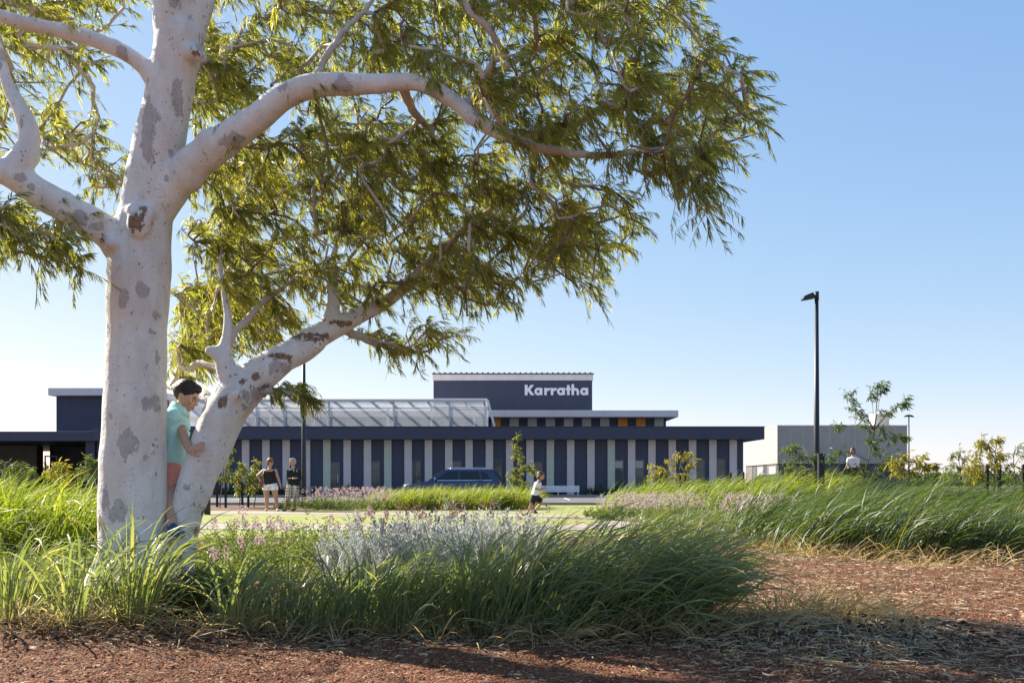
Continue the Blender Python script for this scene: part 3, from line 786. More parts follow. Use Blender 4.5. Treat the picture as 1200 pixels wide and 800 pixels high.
def car(x, y, heading, L, Wd, Hh, paint, label, wagon=True, name='parked_car'):
    """car along local X (front at -X); heading rotates it"""
    t = thing(name, (x, y, 0), label, 'car'); rot = Matrix.Rotation(heading, 4, 'Z'); org = Vector((x, y, .0))
    T = lambda v: org + rot @ Vector(v)
    hl = L / 2; hw = Wd / 2; belt = .60 * Hh
    stn = [(-hl, .42, .62, .72), (-hl + .12, .30, .70, .86), (-hl + .9, .24, belt - .06, .97), (-hl + 1.35, .22, belt, 1.0), (0, .22, belt + .02, 1.0),
           (hl - 1.0, .22, belt + .05, 1.0), (hl - .25, .26, belt + .05, .97), (hl - .03, .36, belt - .05, .88), (hl, .48, belt - .22, .8)]
    rings = []
    for sx, zb, zt_, wf in stn:
        w_ = hw * wf; zm = (zb + zt_) / 2
        rings.append([(sx, -w_ * .86, zb), (sx, -w_ * .98, zb + .12), (sx, -w_, zm), (sx, -w_ * .985, zt_ - .12), (sx, -w_ * .93, zt_),
                      (sx, w_ * .93, zt_), (sx, w_ * .985, zt_ - .12), (sx, w_, zm), (sx, w_ * .98, zb + .12), (sx, w_ * .86, zb)])
    mb = MB(); n = 10; vs = [T(p) for r_ in rings for p in r_]
    fs = [(i * n + k, i * n + (k + 1) % n, (i + 1) * n + (k + 1) % n, (i + 1) * n + k) for i in range(len(rings) - 1) for k in range(n)]
    fs += [tuple(range(n)), tuple(range((len(rings) - 1) * n + n - 1, (len(rings) - 1) * n - 1, -1))]
    mb.add(vs, fs, True)
    # cabin: roof outline rings from belt to roof
    fx0, fx1 = -hl + 1.25, hl - .12          # belt ends
    rx0, rx1 = -hl + 2.15, hl - (.55 if wagon else 1.5)
    if not wagon: fx1 = hl - .7
    lev = [(fx0, fx1, hw * .935, belt - .02), (fx0 + (rx0 - fx0) * .5, fx1 + (rx1 - fx1) * .5, hw * .848, belt + (Hh - belt) * .54), (rx0 - .1, rx1 + .06, hw * .775, Hh - .05), (rx0 + .3, rx1 - .25, hw * .64, Hh)]
    vs = []
    for a, b_, w_, z in lev:
        for sx, sy in ((a, -w_), (a + (b_ - a) * .3, -w_), (a + (b_ - a) * .7, -w_), (b_, -w_), (b_ + .03, 0), (b_, w_), (a + (b_ - a) * .7, w_), (a + (b_ - a) * .3, w_), (a, w_), (a - .08, 0)):
            vs.append(T((sx, sy, z)))
    fs = [(i * 10 + k, i * 10 + (k + 1) % 10, (i + 1) * 10 + (k + 1) % 10, (i + 1) * 10 + k) for i in range(3) for k in range(10)] + [tuple(range(30, 40))]
    mb.add(vs, fs, True)
    body = mb.build('body', paint, t); bevel(body, .03, 3)
    # side glass on the sloping cabin sides
    def sidepane(pts, s, m, off=.012, nm='window'):
        vs = []
        for o_ in (off, off - .02):
            for sx, u in pts:                 # u 0 belt..1 roof
                z = belt - .02 + u * (Hh - .03 - belt)
                w_ = hw * .935 + (hw * .775 - hw * .935) * u
                vs.append(T((sx, s * (w_ + o_), z)))
        n_ = len(pts); mb = MB(); mb.add(vs, [tuple(range(n_)), tuple(range(2 * n_ - 1, n_ - 1, -1))] + [(i, (i + 1) % n_, (i + 1) % n_ + n_, i + n_) for i in range(n_)])
        return mb.build(nm, m, t)
    for s in (-1, 1):
        c = (rx0 + rx1) / 2
        sidepane([(fx0 + .34, .1), (rx0 + .62, .1), (rx0 + .62, .84), (rx0 + .12, .84)], s, M['car_glass'])
        sidepane([(rx0 + .70, .1), (c + .62, .1), (c + .52, .84), (rx0 + .70, .84)], s, M['car_glass'])
        if wagon: sidepane([(c + .70, .1), (rx1 - .02, .16), (rx1 - .16, .62), (rx1 - .38, .84), (c + .60, .84)], s, M['car_glass'])
        if wagon: sidepane([(fx0 + .30, .045), (rx1 + .08, .06), (rx1 + .06, .11), (fx0 + .34, .095)], s, M['chrome'], .016, 'window_trim')
        mb = MB(); mb.tube([T((rx0 + .1, s * hw * .68, Hh - .01)), T((rx0 + .25, s * hw * .69, Hh + .035)), T((rx1 - .3, s * hw * .69, Hh + .035)), T((rx1 - .12, s * hw * .68, Hh - .01))], .018, 8)
        if wagon: mb.build('roof_rail', M['chrome'], t)
        mb = MB(); mb.ell(T((fx0 + .42, s * (hw + .09), belt + .07)), (.07, .11, .075), rot.to_3x3()); mb.build('wing_mirror', paint, t)
        mb = MB(); mb.ell(T((hl - .10, s * hw * .80, belt - .12)), (.09, .16, .07), rot.to_3x3()); mb.build('tail_light', M['lamp_red'], t)
        mb = MB(); mb.ell(T((-hl + .16, s * hw * .66, .66)), (.12, .18, .08), rot.to_3x3()); mb.build('headlight', M['white_paint'], t)
        for wx in (-hl + .92, hl - .95):
            mb = MB(); ctr = Vector((wx, s * (hw - .1), .34)); ax = [T(ctr + Vector((0, s * dy, 0))) for dy in (-.11, -.09, .09, .11)]
            mb.tube(ax, [.30, .34, .34, .30], 24); wh = mb.build('wheel', M['tyre'], t)
            mb = MB(); mb.tube([T(ctr + Vector((0, s * .10, 0))), T(ctr + Vector((0, s * .125, 0)))], [.23, .20], 20); mb.build('rim', M['chrome'], wh)
    def endpane(xa, xb, wa, wb, ua, ub, nm):
        za = belt + ua * (Hh - belt); zb = belt + ub * (Hh - belt); sgn = -1 if xa < 0 else 1
        vs = []
        for o_ in (.02, 0):
            vs += [T((xa + sgn * o_, -wa, za + o_)), T((xa + sgn * o_, wa, za + o_)), T((xb + sgn * o_, wb, zb + o_)), T((xb + sgn * o_, -wb, zb + o_))]
        mb = MB(); mb.add(vs, [(0, 1, 2, 3), (7, 6, 5, 4), (0, 4, 5, 1), (1, 5, 6, 2), (2, 6, 7, 3), (3, 7, 4, 0)]); mb.build(nm, M['car_glass'], t)
    endpane(fx0 + .1, rx0 - .13, hw * .82, hw * .70, .06, .84, 'windscreen')
    endpane(fx1 - .06, rx1 + .09, hw * .80, hw * .68, .12, .84, 'rear_window')
    if wagon:
        mb = MB(); mb.prism([(0, 0), (.28, -.03), (.26, -.07), (0, -.06)], lambda u, v: T((rx1 - .08 + u, -hw * .66, Hh - .01 + v)), lambda u, v: T((rx1 - .08 + u, hw * .66, Hh - .01 + v)))
        mb.build('spoiler', paint, t)
    return t
car(GX(531, 50.5), 50.5, 0.0, 4.95, 1.9, 1.53, M['car_blue'], 'dark blue family wagon parked behind the bright grass hedge')
car(GX(905, 71), 71, R(90), 4.5, 1.85, 1.36, M['car_dark'], 'dark car roof glimpsed over the grass before the pale building', False)

# timber stakes by the young trees
def stake(px, d, top, label, w=.035):
    x, y = GX(px, d), d; zb = float(hz(x, y)); zt_ = GZ(top, d)
    mb = MB(); mb.box(x - w, x + w, y - w, y + w, zb - .2, zt_ - .03)
    mb.add([(x - w, y - w, zt_ - .03), (x + w, y - w, zt_ - .03), (x + w, y + w, zt_ - .03), (x - w, y + w, zt_ - .03), (x, y, zt_)], [(0, 1, 4), (1, 2, 4), (2, 3, 4), (3, 0, 4)])
    tag(mb.build('tree_stake', M['stake'], None, (x, y, zb)), label, 'stake', 'dark timber stakes beside young trees')
stake(243, 28.5, 574, 'thick dark stake on the lawn edge just right of the leaning gum stem', .07)
stake(254.5, 36, 562, 'dark stake at the left of the women\'s saplings')
stake(264.5, 35, 560, 'dark stake under the left-hand sapling of the three by the women')
stake(284, 35, 565, 'dark stake between two saplings by the women')
stake(291, 35.5, 568, 'dark stake under the sapling nearest the women')
stake(756, 33, 559, 'thin stake at the left of the golden sapling')
stake(797, 31, 556, 'thin stake through the golden sapling\'s foliage')
stake(803, 31.5, 557, 'second thin stake right beside the golden sapling')
stake(856, 33, 553, 'stake in the grass below the end of the navy roof')
stake(871, 33, 552, 'stake in the grass before the corner of the navy wall')
stake(1157, 21, 543, 'dark stake beside the yellow young tree at the right', .024)
stake(1171, 21, 543, 'thick dark stake by the thin young tree at the far right', .032)
stake(1199, 21, 543, 'dark stake at the right edge behind the tall grass', .024)
# ================================================================== THE BIG WHITE GUM
TD = 7.5
S0 = TD / F
# limbs: list of (px, py, distance, width px)
LIMBS = {
 'main': [(160, 730, 7.5, 104), (159, 700, 7.5, 94), (157.5, 660, 7.5, 85), (156, 600, 7.5, 78), (156, 540, 7.5, 74), (157.5, 480, 7.5, 72), (160, 420, 7.5, 70), (162, 360, 7.5, 69), (163, 320, 7.5, 69), (166, 285, 7.5, 66), (171, 245, 7.5, 60), (178, 205, 7.48, 57), (187, 165, 7.46, 56), (196, 120, 7.44, 55), (204, 80, 7.42, 56), (211, 45, 7.4, 58)],
 'fork_a': [(208, 60, 7.42, 50), (202, 25, 7.38, 46), (195, -20, 7.3, 38), (186, -80, 7.2, 34), (176, -170, 7.05, 28), (170, -280, 6.9, 21), (150, -390, 6.8, 12)],
 'fork_b': [(210, 60, 7.42, 48), (224, 20, 7.45, 44), (238, -20, 7.5, 38), (258, -90, 7.65, 32), (290, -180, 7.8, 25), (330, -280, 8.0, 18), (350, -380, 8.1, 10)],
 'right': [(180, 255, 7.5, 46), (200, 222, 7.46, 46), (225, 194, 7.40, 45), (262, 166, 7.33, 43), (300, 140, 7.27, 40), (330, 115, 7.22, 37), (365, 101, 7.18, 33), (405, 99, 7.15, 29), (445, 98, 7.1, 26), (488, 97, 7.05, 24), (525, 114, 7.0, 23), (555, 138, 6.98, 22), (578, 152, 6.95, 20), (605, 163, 6.95, 15)],
 'right_out': [(578, 152, 6.95, 15), (620, 170, 6.9, 12), (660, 178, 6.85, 10), (705, 183, 6.8, 8), (760, 176, 6.8, 6), (810, 172, 6.75, 4)],
 'right_up': [(545, 128, 7.0, 13), (568, 102, 7.2, 11), (590, 80, 7.4, 10), (620, 62, 7.6, 8), (660, 40, 7.8, 6), (720, 14, 8.0, 4)],
 'right_dn': [(590, 157, 6.95, 13), (640, 160, 7.3, 10), (668, 150, 7.6, 8), (720, 120, 7.9, 6), (770, 110, 8.2, 4)],
 'right_b': [(360, 102, 7.2, 10), (378, 76, 7.3, 9), (400, 40, 7.4, 7), (420, 20, 7.5, 6), (470, -40, 7.7, 4)],
 'right_c': [(470, 98, 7.08, 14), (484, 128, 7.3, 10), (500, 150, 7.6, 7), (520, 182, 7.9, 5)],
 'upper_left': [(198, 112, 7.44, 27), (184, 96, 7.40, 24), (168, 78, 7.36, 21), (148, 63, 7.3, 19), (122, 51, 7.25, 18), (92, 41, 7.2, 18), (60, 34, 7.15, 17), (28, 27, 7.1, 15), (-10, 15, 7.05, 14), (-70, -10, 7.0, 11), (-150, -60, 6.9, 7)],
 'left': [(165, 305, 7.5, 40), (146, 290, 7.46, 41), (125, 272, 7.40, 40), (100, 256, 7.32, 38), (72, 241, 7.25, 37), (45, 226, 7.2, 36), (20, 208, 7.15, 35), (0, 200, 7.1, 30), (-40, 186, 7.0, 26), (-110, 150, 6.9, 20), (-200, 120, 6.8, 12), (-300, 60, 6.8, 6)],
 'left_up': [(12, 206, 7.15, 36), (24, 190, 7.15, 32), (33, 172, 7.16, 27), (33, 150, 7.17, 23), (24, 128, 7.18, 20), (12, 106, 7.2, 17), (4, 82, 7.22, 14), (-6, 40, 7.3, 10), (-20, -30, 7.4, 7)],
 'stem': [(211, 730, 7.55, 40), (211, 700, 7.55, 34), (212, 665, 7.55, 32), (214, 632, 7.55, 34), (221.5, 592, 7.57, 39), (235.5, 550, 7.6, 47), (250, 515, 7.63, 53), (262, 487, 7.66, 52), (276, 466, 7.7, 51), (295, 447, 7.75, 47), (318, 428, 7.82, 41), (345, 411, 7.92, 34), (372, 394, 8.05, 30), (398, 381, 8.15, 24), (425, 367, 8.3, 19), (450, 355, 8.4, 16), (478, 335, 8.55, 13), (500, 312, 8.7, 10), (540, 290, 8.9, 7), (600, 270, 9.1, 4)],
 'stem_top': [(445, 357, 8.4, 11), (490, 318, 8.3, 10), (520, 292, 8.2, 9), (560, 255, 8.1, 6), (600, 230, 8.0, 4)],
 'stem_a': [(276, 470, 7.68, 38), (270, 446, 7.68, 28), (264, 428, 7.68, 24), (262, 414, 7.69, 20), (266, 395, 7.7, 13), (267, 370, 7.72, 11), (263, 345, 7.74, 9), (258, 310, 7.8, 6), (262, 260, 7.9, 4)],
 'stem_stub': [(263, 425, 7.68, 20), (252, 412, 7.66, 16), (246, 411, 7.65, 13)],
 'stem_b': [(266, 408, 7.69, 12), (276, 388, 7.72, 9), (292, 372, 7.78, 8), (304, 357, 7.85, 7), (330, 338, 7.95, 5), (360, 318, 8.1, 4)],
 'stem_c': [(378, 392, 8.06, 22), (388, 372, 8.1, 17), (391, 350, 8.15, 14), (389, 325, 8.2, 11), (392, 295, 8.3, 8), (410, 250, 8.5, 5)],
 'stem_d': [(392, 384, 8.13, 13), (420, 393, 8.3, 10), (450, 405, 8.5, 8), (475, 414, 8.7, 5), (505, 410, 8.8, 3)],
 'stem_e': [(292, 468, 7.74, 16), (312, 458, 7.70, 9), (340, 460, 7.66, 6), (362, 470, 7.62, 3)],
 'back_low': [(258, 480, 7.75, 14), (240, 462, 8.0, 12), (222, 455, 8.3, 11), (200, 452, 8.6, 10), (170, 440, 9.0, 8)],
 'back_twist': [(268, 438, 7.72, 9), (248, 430, 7.85, 8), (232, 426, 7.95, 8), (222, 434, 8.0, 7), (213, 428, 8.05, 6), (208, 410, 8.1, 4)],
}
PARENT = {}
gum = thing('gum_tree', (TREE[0], TREE[1], float(hz(*TREE))), 'big white-trunked gum tree with a leaning second stem, a boy climbing in its fork', 'tree')
KW = 1.0
def limb_pts(l):
    pts = [P(a, b, d) for a, b, d, w_ in l]; rad = [w_ * d / F / 2 * KW for a, b, d, w_ in l]
    return pts, rad
def spline(pts, rad, step=.08):
    """Catmull-Rom resample"""
    out = []; ro = []
    n = len(pts)
    for i in range(n - 1):
        p0 = pts[max(i - 1, 0)]; p1 = pts[i]; p2 = pts[i + 1]; p3 = pts[min(i + 2, n - 1)]
        k = max(1, int(math.ceil((p2 - p1).length / step)))
        for j in range(k):
            t = j / k
            q = .5 * ((2 * p1) + (p2 - p0) * t + (2 * p0 - 5 * p1 + 4 * p2 - p3) * t * t + (3 * p1 - p0 - 3 * p2 + p3) * t ** 3)
            out.append(q); ro.append(rad[i] + (rad[i + 1] - rad[i]) * t)
    out.append(pts[-1]); ro.append(rad[-1])
    return out, ro
THICK = ['main', 'fork_a', 'fork_b', 'right', 'upper_left', 'left', 'left_up', 'stem', 'stem_a', 'stem_stub', 'stem_c', 'back_low']
small_plates = []
mb = MB(); nodes = []; nrad = []; npar = []; limb_of = []
for nm, l in LIMBS.items():
    KW = {'stem': .94, 'right': .88, 'left': .95}.get(nm, 1.0)
    pts, rad = limb_pts(l); pts, rad = spline(pts, rad); KW = 1.0
    # slight natural swelling along the limb
    ph = random.uniform(0, 6)
    rad = [r * (1 + .022 * math.sin(i * .35 + ph) + .015 * math.sin(i * 1.3 + ph * 2)) for i, r in enumerate(rad)]
    if nm in THICK:
        big = [r for r in rad]
        mb.tube(pts, big, 20)
        if nm != 'main':
            for i in range(3, len(pts) - 2, 4):          # old branch collars and swellings
                r = rad[i]; o_ = Vector(rng.normal(0, .05 if nm == 'stem' else .11, 3)) * r
                mb.ell(pts[i] + o_, (r * .98, r * .98, r * 1.02), None, 12, 8)
                if r > .05 and random.random() < .3: small_plates.append((pts[i] + o_, r * random.uniform(.25, .6)))
        for i in range(2, len(pts) - 2, 2):
            if random.random() < .3: small_plates.append((pts[i] + Vector((random.uniform(-1, 1), -.8, random.uniform(-.6, .6))).normalized() * rad[i], random.uniform(.012, .05)))
        mb.ell(pts[-1], (rad[-1],) * 3, None, 12, 8)
    prev = -1
    for i, (p, r) in enumerate(zip(pts, rad)):
        if i % 2 == 0 or i == len(pts) - 1:
            nodes.append(p); nrad.append(r); npar.append(prev); limb_of.append(nm); prev = len(nodes) - 1
# root flare, collars, burls
for a, r_ in ((.3, .17), (1.6, .15), (2.7, .18), (3.9, .16), (5.1, .17)):
    c0 = P(159, 690, 7.5); d = Vector((math.cos(a), math.sin(a), 0))
    mb.tube([c0 + d * .20 + Vector((0, 0, .35)), c0 + d * .30, c0 + d * .44 + Vector((0, 0, -.22))], [.05, r_ * .6, r_ * .5], 10)
mb.ell(P(163, 262, 7.29), (.085, .07, .11)); mb.ell(P(157, 246, 7.30), (.055, .055, .05)); mb.ell(P(172, 250, 7.30), (.06, .05, .05))
mb.ell(P(226, 62, 7.3), (.10, .08, .07)); mb.ell(P(236, 66, 7.28), (.05, .05, .05))
mb.ell(P(132, 285, 7.3), (.05, .06, .05)); mb.ell(P(279, 462, 7.53), (.045, .03, .05)); mb.ell(P(352, 414, 7.92), (.26, .09, .085), Matrix.Rotation(R(-30), 3, 'Y'))
PL = [(184, 420, 12, 26, 7.28), (190, 455, 12, 22, 7.28), (176, 470, 13, 14, 7.28), (166, 340, 9, 10, 7.28), (145, 350, 7, 14, 7.28), (178, 368, 5, 10, 7.3), (176, 388, 6, 7, 7.3), (172, 150, 10, 52, 7.27), (148, 520, 12, 20, 7.27), (128, 590, 10, 20, 7.35),
      (236, 40, 10, 30, 7.25), (272, 163, 26, 12, 7.15), (238, 195, 8, 8, 7.2), (68, 247, 7, 6, 7.08), (92, 252, 14, 9, 7.15), (320, 140, 10, 8, 7.1), (140, 600, 9, 16, 7.27), (186, 560, 8, 18, 7.3), (30, 215, 10, 6, 7.0),
      (262, 520, 6, 8, 7.45), (300, 470, 16, 22, 7.55), (330, 430, 20, 12, 7.68), (70, 230, 10, 6, 7.05), (400, 100, 12, 8, 7.05), (110, 262, 8, 6, 7.2), (150, 640, 9, 22, 7.25), (20, 205, 8, 8, 7.0), (205, 110, 6, 26, 7.25)]
SC = [(161, 258, 12, 16, 7.24), (165, 242, 6, 6, 7.24), (111, 277, 5, 5, 7.18), (93, 256, 18, 6, 7.12), (42, 228, 8, 6, 7.02), (279, 462, 4, 6, 7.45), (263, 466, 4, 10, 7.5), (370, 396, 34, 9, 7.93), (330, 418, 22, 7, 7.7), (305, 452, 14, 8, 7.58),
      (232, 606, 5, 16, 7.44), (226, 622, 5, 10, 7.44), (209, 650, 5, 14, 7.45), (212, 676, 6, 26, 7.42), (284, 445, 6, 6, 7.55), (229, 62, 10, 6, 7.22), (120, 612, 5, 14, 7.35), (122, 640, 6, 12, 7.35), (400, 378, 22, 6, 8.05), (300, 440, 8, 7, 7.6), (258, 472, 5, 9, 7.5)]
def bark_attr(V):
    def field(lst):
        a = np.zeros(len(V), np.float32)
        for px, py, rx, ry, d in lst:
            c = np.array(P(px, py, d)); k = d / F
            q = (V - c) / np.array([rx * k, .16, ry * k])
            a = np.maximum(a, np.clip(1.25 - np.sqrt((q ** 2).sum(1)), 0, 1))
        return a
    pl = field(PL)
    for c, r in small_plates:
        q = (V - np.array(c)) / np.array([r, .08, r * 1.6]); near = (np.abs(q) < 1.3).all(1)
        pl[near] = np.maximum(pl[near], np.clip(1.2 - np.sqrt((q[near] ** 2).sum(1)), 0, .92))
    return {'plate': pl, 'scar': field(SC)}
trunk = remesh(mb, 'trunk', .0155, M['bark'], gum, None, 7, .5, bark_attr)
tx = bpy.data.textures.new('trunk_relief', 'CLOUDS'); tx.noise_scale = .28; tx.noise_depth = 3
dm = trunk.modifiers.new('relief', 'DISPLACE'); dm.texture = tx; dm.strength = .010; dm.mid_level = .5; dm.texture_coords = 'GLOBAL'
tx2 = bpy.data.textures.new('trunk_swell', 'CLOUDS'); tx2.noise_scale = .62; tx2.noise_depth = 1
dm2 = trunk.modifiers.new('swell', 'DISPLACE'); dm2.texture = tx2; dm2.strength = .022; dm2.mid_level = .5; dm2.texture_coords = 'GLOBAL'

# ---- crown: branches grow from the limbs to scattered leaf points inside the crown's volume
def inpoly(px, py, poly):
    c = False; n = len(poly); j = n - 1
    for i in range(n):
        xi, yi = poly[i]; xj, yj = poly[j]
        if (yi > py) != (yj > py) and px < (xj - xi) * (py - yi) / (yj - yi) + xi: c = not c
        j = i
    return c
# regions are sections of the crown at the tree's own distance; each has its own depth range
REG = [  # polygon, distance range, number, min spacing
 ([(205, 205), (330, 150), (440, 128), (560, 175), (640, 200), (700, 215), (745, 235), (740, 280), (700, 338), (650, 335), (600, 350), (560, 385), (530, 370), (470, 345), (400, 330), (330, 330), (280, 345), (230, 330)], (7.4, 10.2), 390, .17),
 ([(190, -60), (400, -120), (640, -120), (780, -60), (825, 0), (850, 70), (890, 130), (890, 175), (840, 195), (760, 178), (700, 178), (640, 200), (560, 150), (500, 90), (440, 85), (330, 100), (260, 140), (225, 120)], (6.2, 9.0), 430, .185),
 ([(700, 175), (760, 180), (830, 190), (850, 215), (835, 248), (815, 255), (795, 222), (740, 205)], (6.2, 7.6), 16, .16),
 ([(-40, -80), (180, -80), (150, 60), (120, 110), (60, 100), (-40, 110)], (7.5, 10.2), 85, .2),
 ([(-60, 110), (100, 120), (150, 190), (130, 235), (60, 190), (-60, 180)], (7.6, 10.2), 44, .2),
 ([(-70, 215), (20, 235), (60, 260), (110, 300), (100, 322), (60, 300), (15, 295), (-60, 300)], (6.4, 7.6), 32, .14),
 ([(205, 330), (300, 345), (345, 360), (335, 395), (285, 400), (255, 425), (215, 435), (200, 395)], (7.9, 10.0), 85, .15),
 ([(325, 445), (345, 440), (372, 465), (352, 478), (322, 468)], (7.4, 7.9), 7, .09),
 ([(400, 385), (470, 380), (535, 395), (505, 415), (470, 410), (425, 402)], (8.2, 9.2), 14, .14),
 ([(345, 340), (380, 330), (470, 350), (430, 345), (410, 375), (370, 360)], (8.2, 9.8), 14, .16),
 ([(195, 40), (330, 40), (470, 55), (570, 125), (480, 185), (330, 190), (212, 205)], (7.9, 10.4), 110, .19),
 ([(200, -60), (620, -120), (700, -250), (560, -420), (300, -450), (120, -380), (60, -200)], (5.6, 10.0), 34, .45),
 ([(-40, -80), (-60, 300), (-250, 230), (-420, 60), (-380, -160), (-150, -260), (60, -240)], (5.6, 9.6), 48, .45),
]
pts = []; reg_id = []
for ri, (poly, (d0, d1), num, sp) in enumerate(REG):
    xs = [p[0] for p in poly]; ys = [p[1] for p in poly]; got = []; tries = 0
    while len(got) < num and tries < num * 60:
        tries += 1
        a = random.uniform(min(xs), max(xs)); b = random.uniform(min(ys), max(ys))
        if not inpoly(a, b, poly): continue
        d = random.uniform(d0, d1)
        if ri == 1 and a < 470: d = random.uniform(7.5, 10.0)
        if ri == 1 and a > 470 and b < 60: d = random.uniform(6.2, 9.6)
        p = P(a, b, d)
        if any((p - q).length < sp for q in got): continue
        got.append(p)
    pts += got; reg_id += [ri] * len(got)
base_n = len(nodes)
NP = np.array([list(p) for p in nodes]); par = list(npar); isl = [True] * base_n
A = np.array([list(p) for p in pts])
d0 = np.array([np.min(np.linalg.norm(NP - a, axis=1)) for a in A]); order = np.argsort(d0)
limb_ok = np.array([nrad[i] < .12 and limb_of[i] != 'main' for i in range(base_n)])
tips = []; allow = limb_ok.copy()
for ai in order:
    a = A[ai]
    dist = np.linalg.norm(NP - a, axis=1) + np.where(allow, 0, 9)
    j = int(np.argmin(dist)); p = NP[j]
    L = np.linalg.norm(a - p)
    if L < .05: tips.append((j, ai)); continue
    if par[j] >= 0: dirp = unit(p - NP[par[j]])
    else: dirp = np.array([0, 0, 1.])
    ctrl = p + dirp * L * .35 + np.array([0, 0, .12 * L]) + rng.normal(0, .08, 3) * L
    k = max(2, int(L / .10)); prev = j; new = []
    for i in range(1, k + 1):
        t = i / k
        q = (1 - t) ** 2 * p + 2 * t * (1 - t) * ctrl + t * t * a
        if i < k: q = q + rng.normal(0, .013, 3)
        new.append(q); par.append(prev); isl.append(False); prev = len(NP) + len(new) - 1
    NP = np.concatenate([NP, np.array(new)]); allow = np.concatenate([allow, np.ones(len(new), bool)])
    tips.append((prev, ai))
n = len(NP); load = np.zeros(n)
for j, _ in tips: load[j] += 1
for i in range(n - 1, -1, -1):
    if par[i] >= 0: load[par[i]] += load[i]
rad = np.zeros(n)
for i in range(n): rad[i] = nrad[i] if i < base_n else .0042 + .0036 * max(load[i], 1) ** .62
for i in range(base_n, n):
    if par[i] >= 0: rad[i] = min(rad[i], rad[par[i]] * .95 + .0005)
child = {}
for i in range(n):
    if par[i] >= 0: child.setdefault(par[i], []).append(i)
mbB = MB(); mbT = MB()
for nm, l in LIMBS.items():
    if nm in THICK: continue
    p_, r_ = spline(*limb_pts(l), step=.06)
    p_ = [q + Vector(rng.normal(0, .006, 3)) for q in p_]
    mbB.tube(p_, r_, 9)
starts = [(i, par[i]) for i in range(base_n, n) if par[i] < base_n or child[par[i]][0] != i]
for i, p0 in starts:
    chain = [p0, i]
    while chain[-1] in child: chain.append(child[chain[-1]][0])
    ps = [Vector(NP[c]) for c in chain]; rs = [rad[i] * 1.25] + [rad[c] for c in chain[1:]]
    (mbB if rad[i] > .012 else mbT).tube(ps, rs, 7 if rad[i] > .012 else 5)
mbB.build('branches', M['bark_branch'], gum); 
# ---- leaf sprays
LP = []; LD = []; LL = []; LW = []; LT = []; LR = []
wind = np.array([.62, -.10, 0.])
DENS = {0: 1.0, 1: 1.05, 2: 1.0, 3: .8, 4: .8, 5: .95, 6: .9, 7: .8, 8: .75, 9: .6, 10: .9, 11: .6, 12: .6}
for j, ai in tips:
    ri = reg_id[ai]; a = NP[j]
    back = par[j] if par[j] >= 0 else j
    out_d = unit(a - NP[back]) if back != j else np.array([0, 0, 1.])
    nt_ = int(round(rng.uniform(8, 12) * DENS[ri]))
    tone = np.clip(rng.normal(.42, .2), .0, .95)
    for k in range(max(2, nt_)):
        src = j
        for _ in range(rng.integers(0, 5)):
            if par[src] >= base_n: src = par[src]
        o0 = NP[src]
        L = rng.uniform(.09, .27) * (.6 if ri in (7,) else 1)
        dr = unit(out_d * .55 + rng.normal(0, .75, 3) + wind * .35 + np.array([0, 0, .12]))
        m_ = 7; tt = np.linspace(0, 1, m_)
        path = o0 + dr * (tt[:, None] * L) + np.array([.06, 0, -.42]) * (tt[:, None] ** 2) * L * rng.uniform(.5, 1.2) + wind * .05 * tt[:, None]
        mbT.tube([Vector(q) for q in path[::2]], [.0032, .0026, .002, .0014], 3, caps=False)
        nl = rng.integers(19, 30)
        s_ = rng.uniform(.2, 1.0, nl); idx = np.clip((s_ * (m_ - 1)).astype(int), 0, m_ - 2); fr = s_ * (m_ - 1) - idx
        pos = path[idx] * (1 - fr[:, None]) + path[idx + 1] * fr[:, None]
        tg = unit(path[idx + 1] - path[idx])
        sway = rng.normal(0, .36, 3)
        ld = unit(tg * .6 + sway + rng.normal(0, .27, (nl, 3)) + np.array([.40, -.04, -.60]))
        LP.append(pos); LD.append(ld); LL.append(rng.uniform(.045, .092, nl)); LW.append(rng.uniform(.0042, .0088, nl))
        LT.append(np.clip(rng.normal(tone, .17, nl), 0, 1))
LP = np.concatenate(LP); LD = np.concatenate(LD); LL = np.concatenate(LL); LW = np.concatenate(LW); LT = np.concatenate(LT)
V, q, at = leaf_strips(LP, LD, LL, LW, .35, LT, 4)
np_obj('crown', V, q, M['gum_leaf'], gum, None, at, True)
mbT.build('twigs', M['bark_thin'], gum)
print('gum leaves', len(LP), 'nodes', n)
# ================================================================== PLANTING
def scatter_poly(poly, n):
    xs = [p[0] for p in poly]; ys = [p[1] for p in poly]; out = []
    while len(out) < n:
        a = random.uniform(min(xs), max(xs)); b = random.uniform(min(ys), max(ys))
        if inpoly(a, b, poly): out.append((a, b))
    return out
def clump(cx, cy, n, r, L, W, th, bend, headmu=0.0, headsd=.8, segs=6, tone=.45, kink=.12, power=1.5):
    a = rng.uniform(0, 2 * np.pi, n); rr = r * np.sqrt(rng.uniform(0, 1, n))
    x = cx + rr * np.cos(a); y = cy + rr * np.sin(a)
    base = np.stack([x, y, hz(x, y) - .01], 1)
    out = a                                              # blades lean outwards, wind turns them to +x
    hx = np.cos(out) * headsd + np.cos(headmu); hy = np.sin(out) * headsd + np.sin(headmu)
    head = np.arctan2(hy, hx)
    return blades(base, head, rng.uniform(L[0], L[1], n), rng.uniform(W[0], W[1], n), np.abs(rng.normal(th, .16, n)), rng.uniform(bend[0], bend[1], n), segs,
                  np.clip(rng.normal(tone, .2, n) + (rng.uniform(0, 1, n) > .95) * .5, 0, 1), kink, power)
def bed(name, m, clumps):
    V, q, a = merge(clumps); o = np_obj(name, V, q, m, None, None, a, True); return tag(o, kind='stuff')

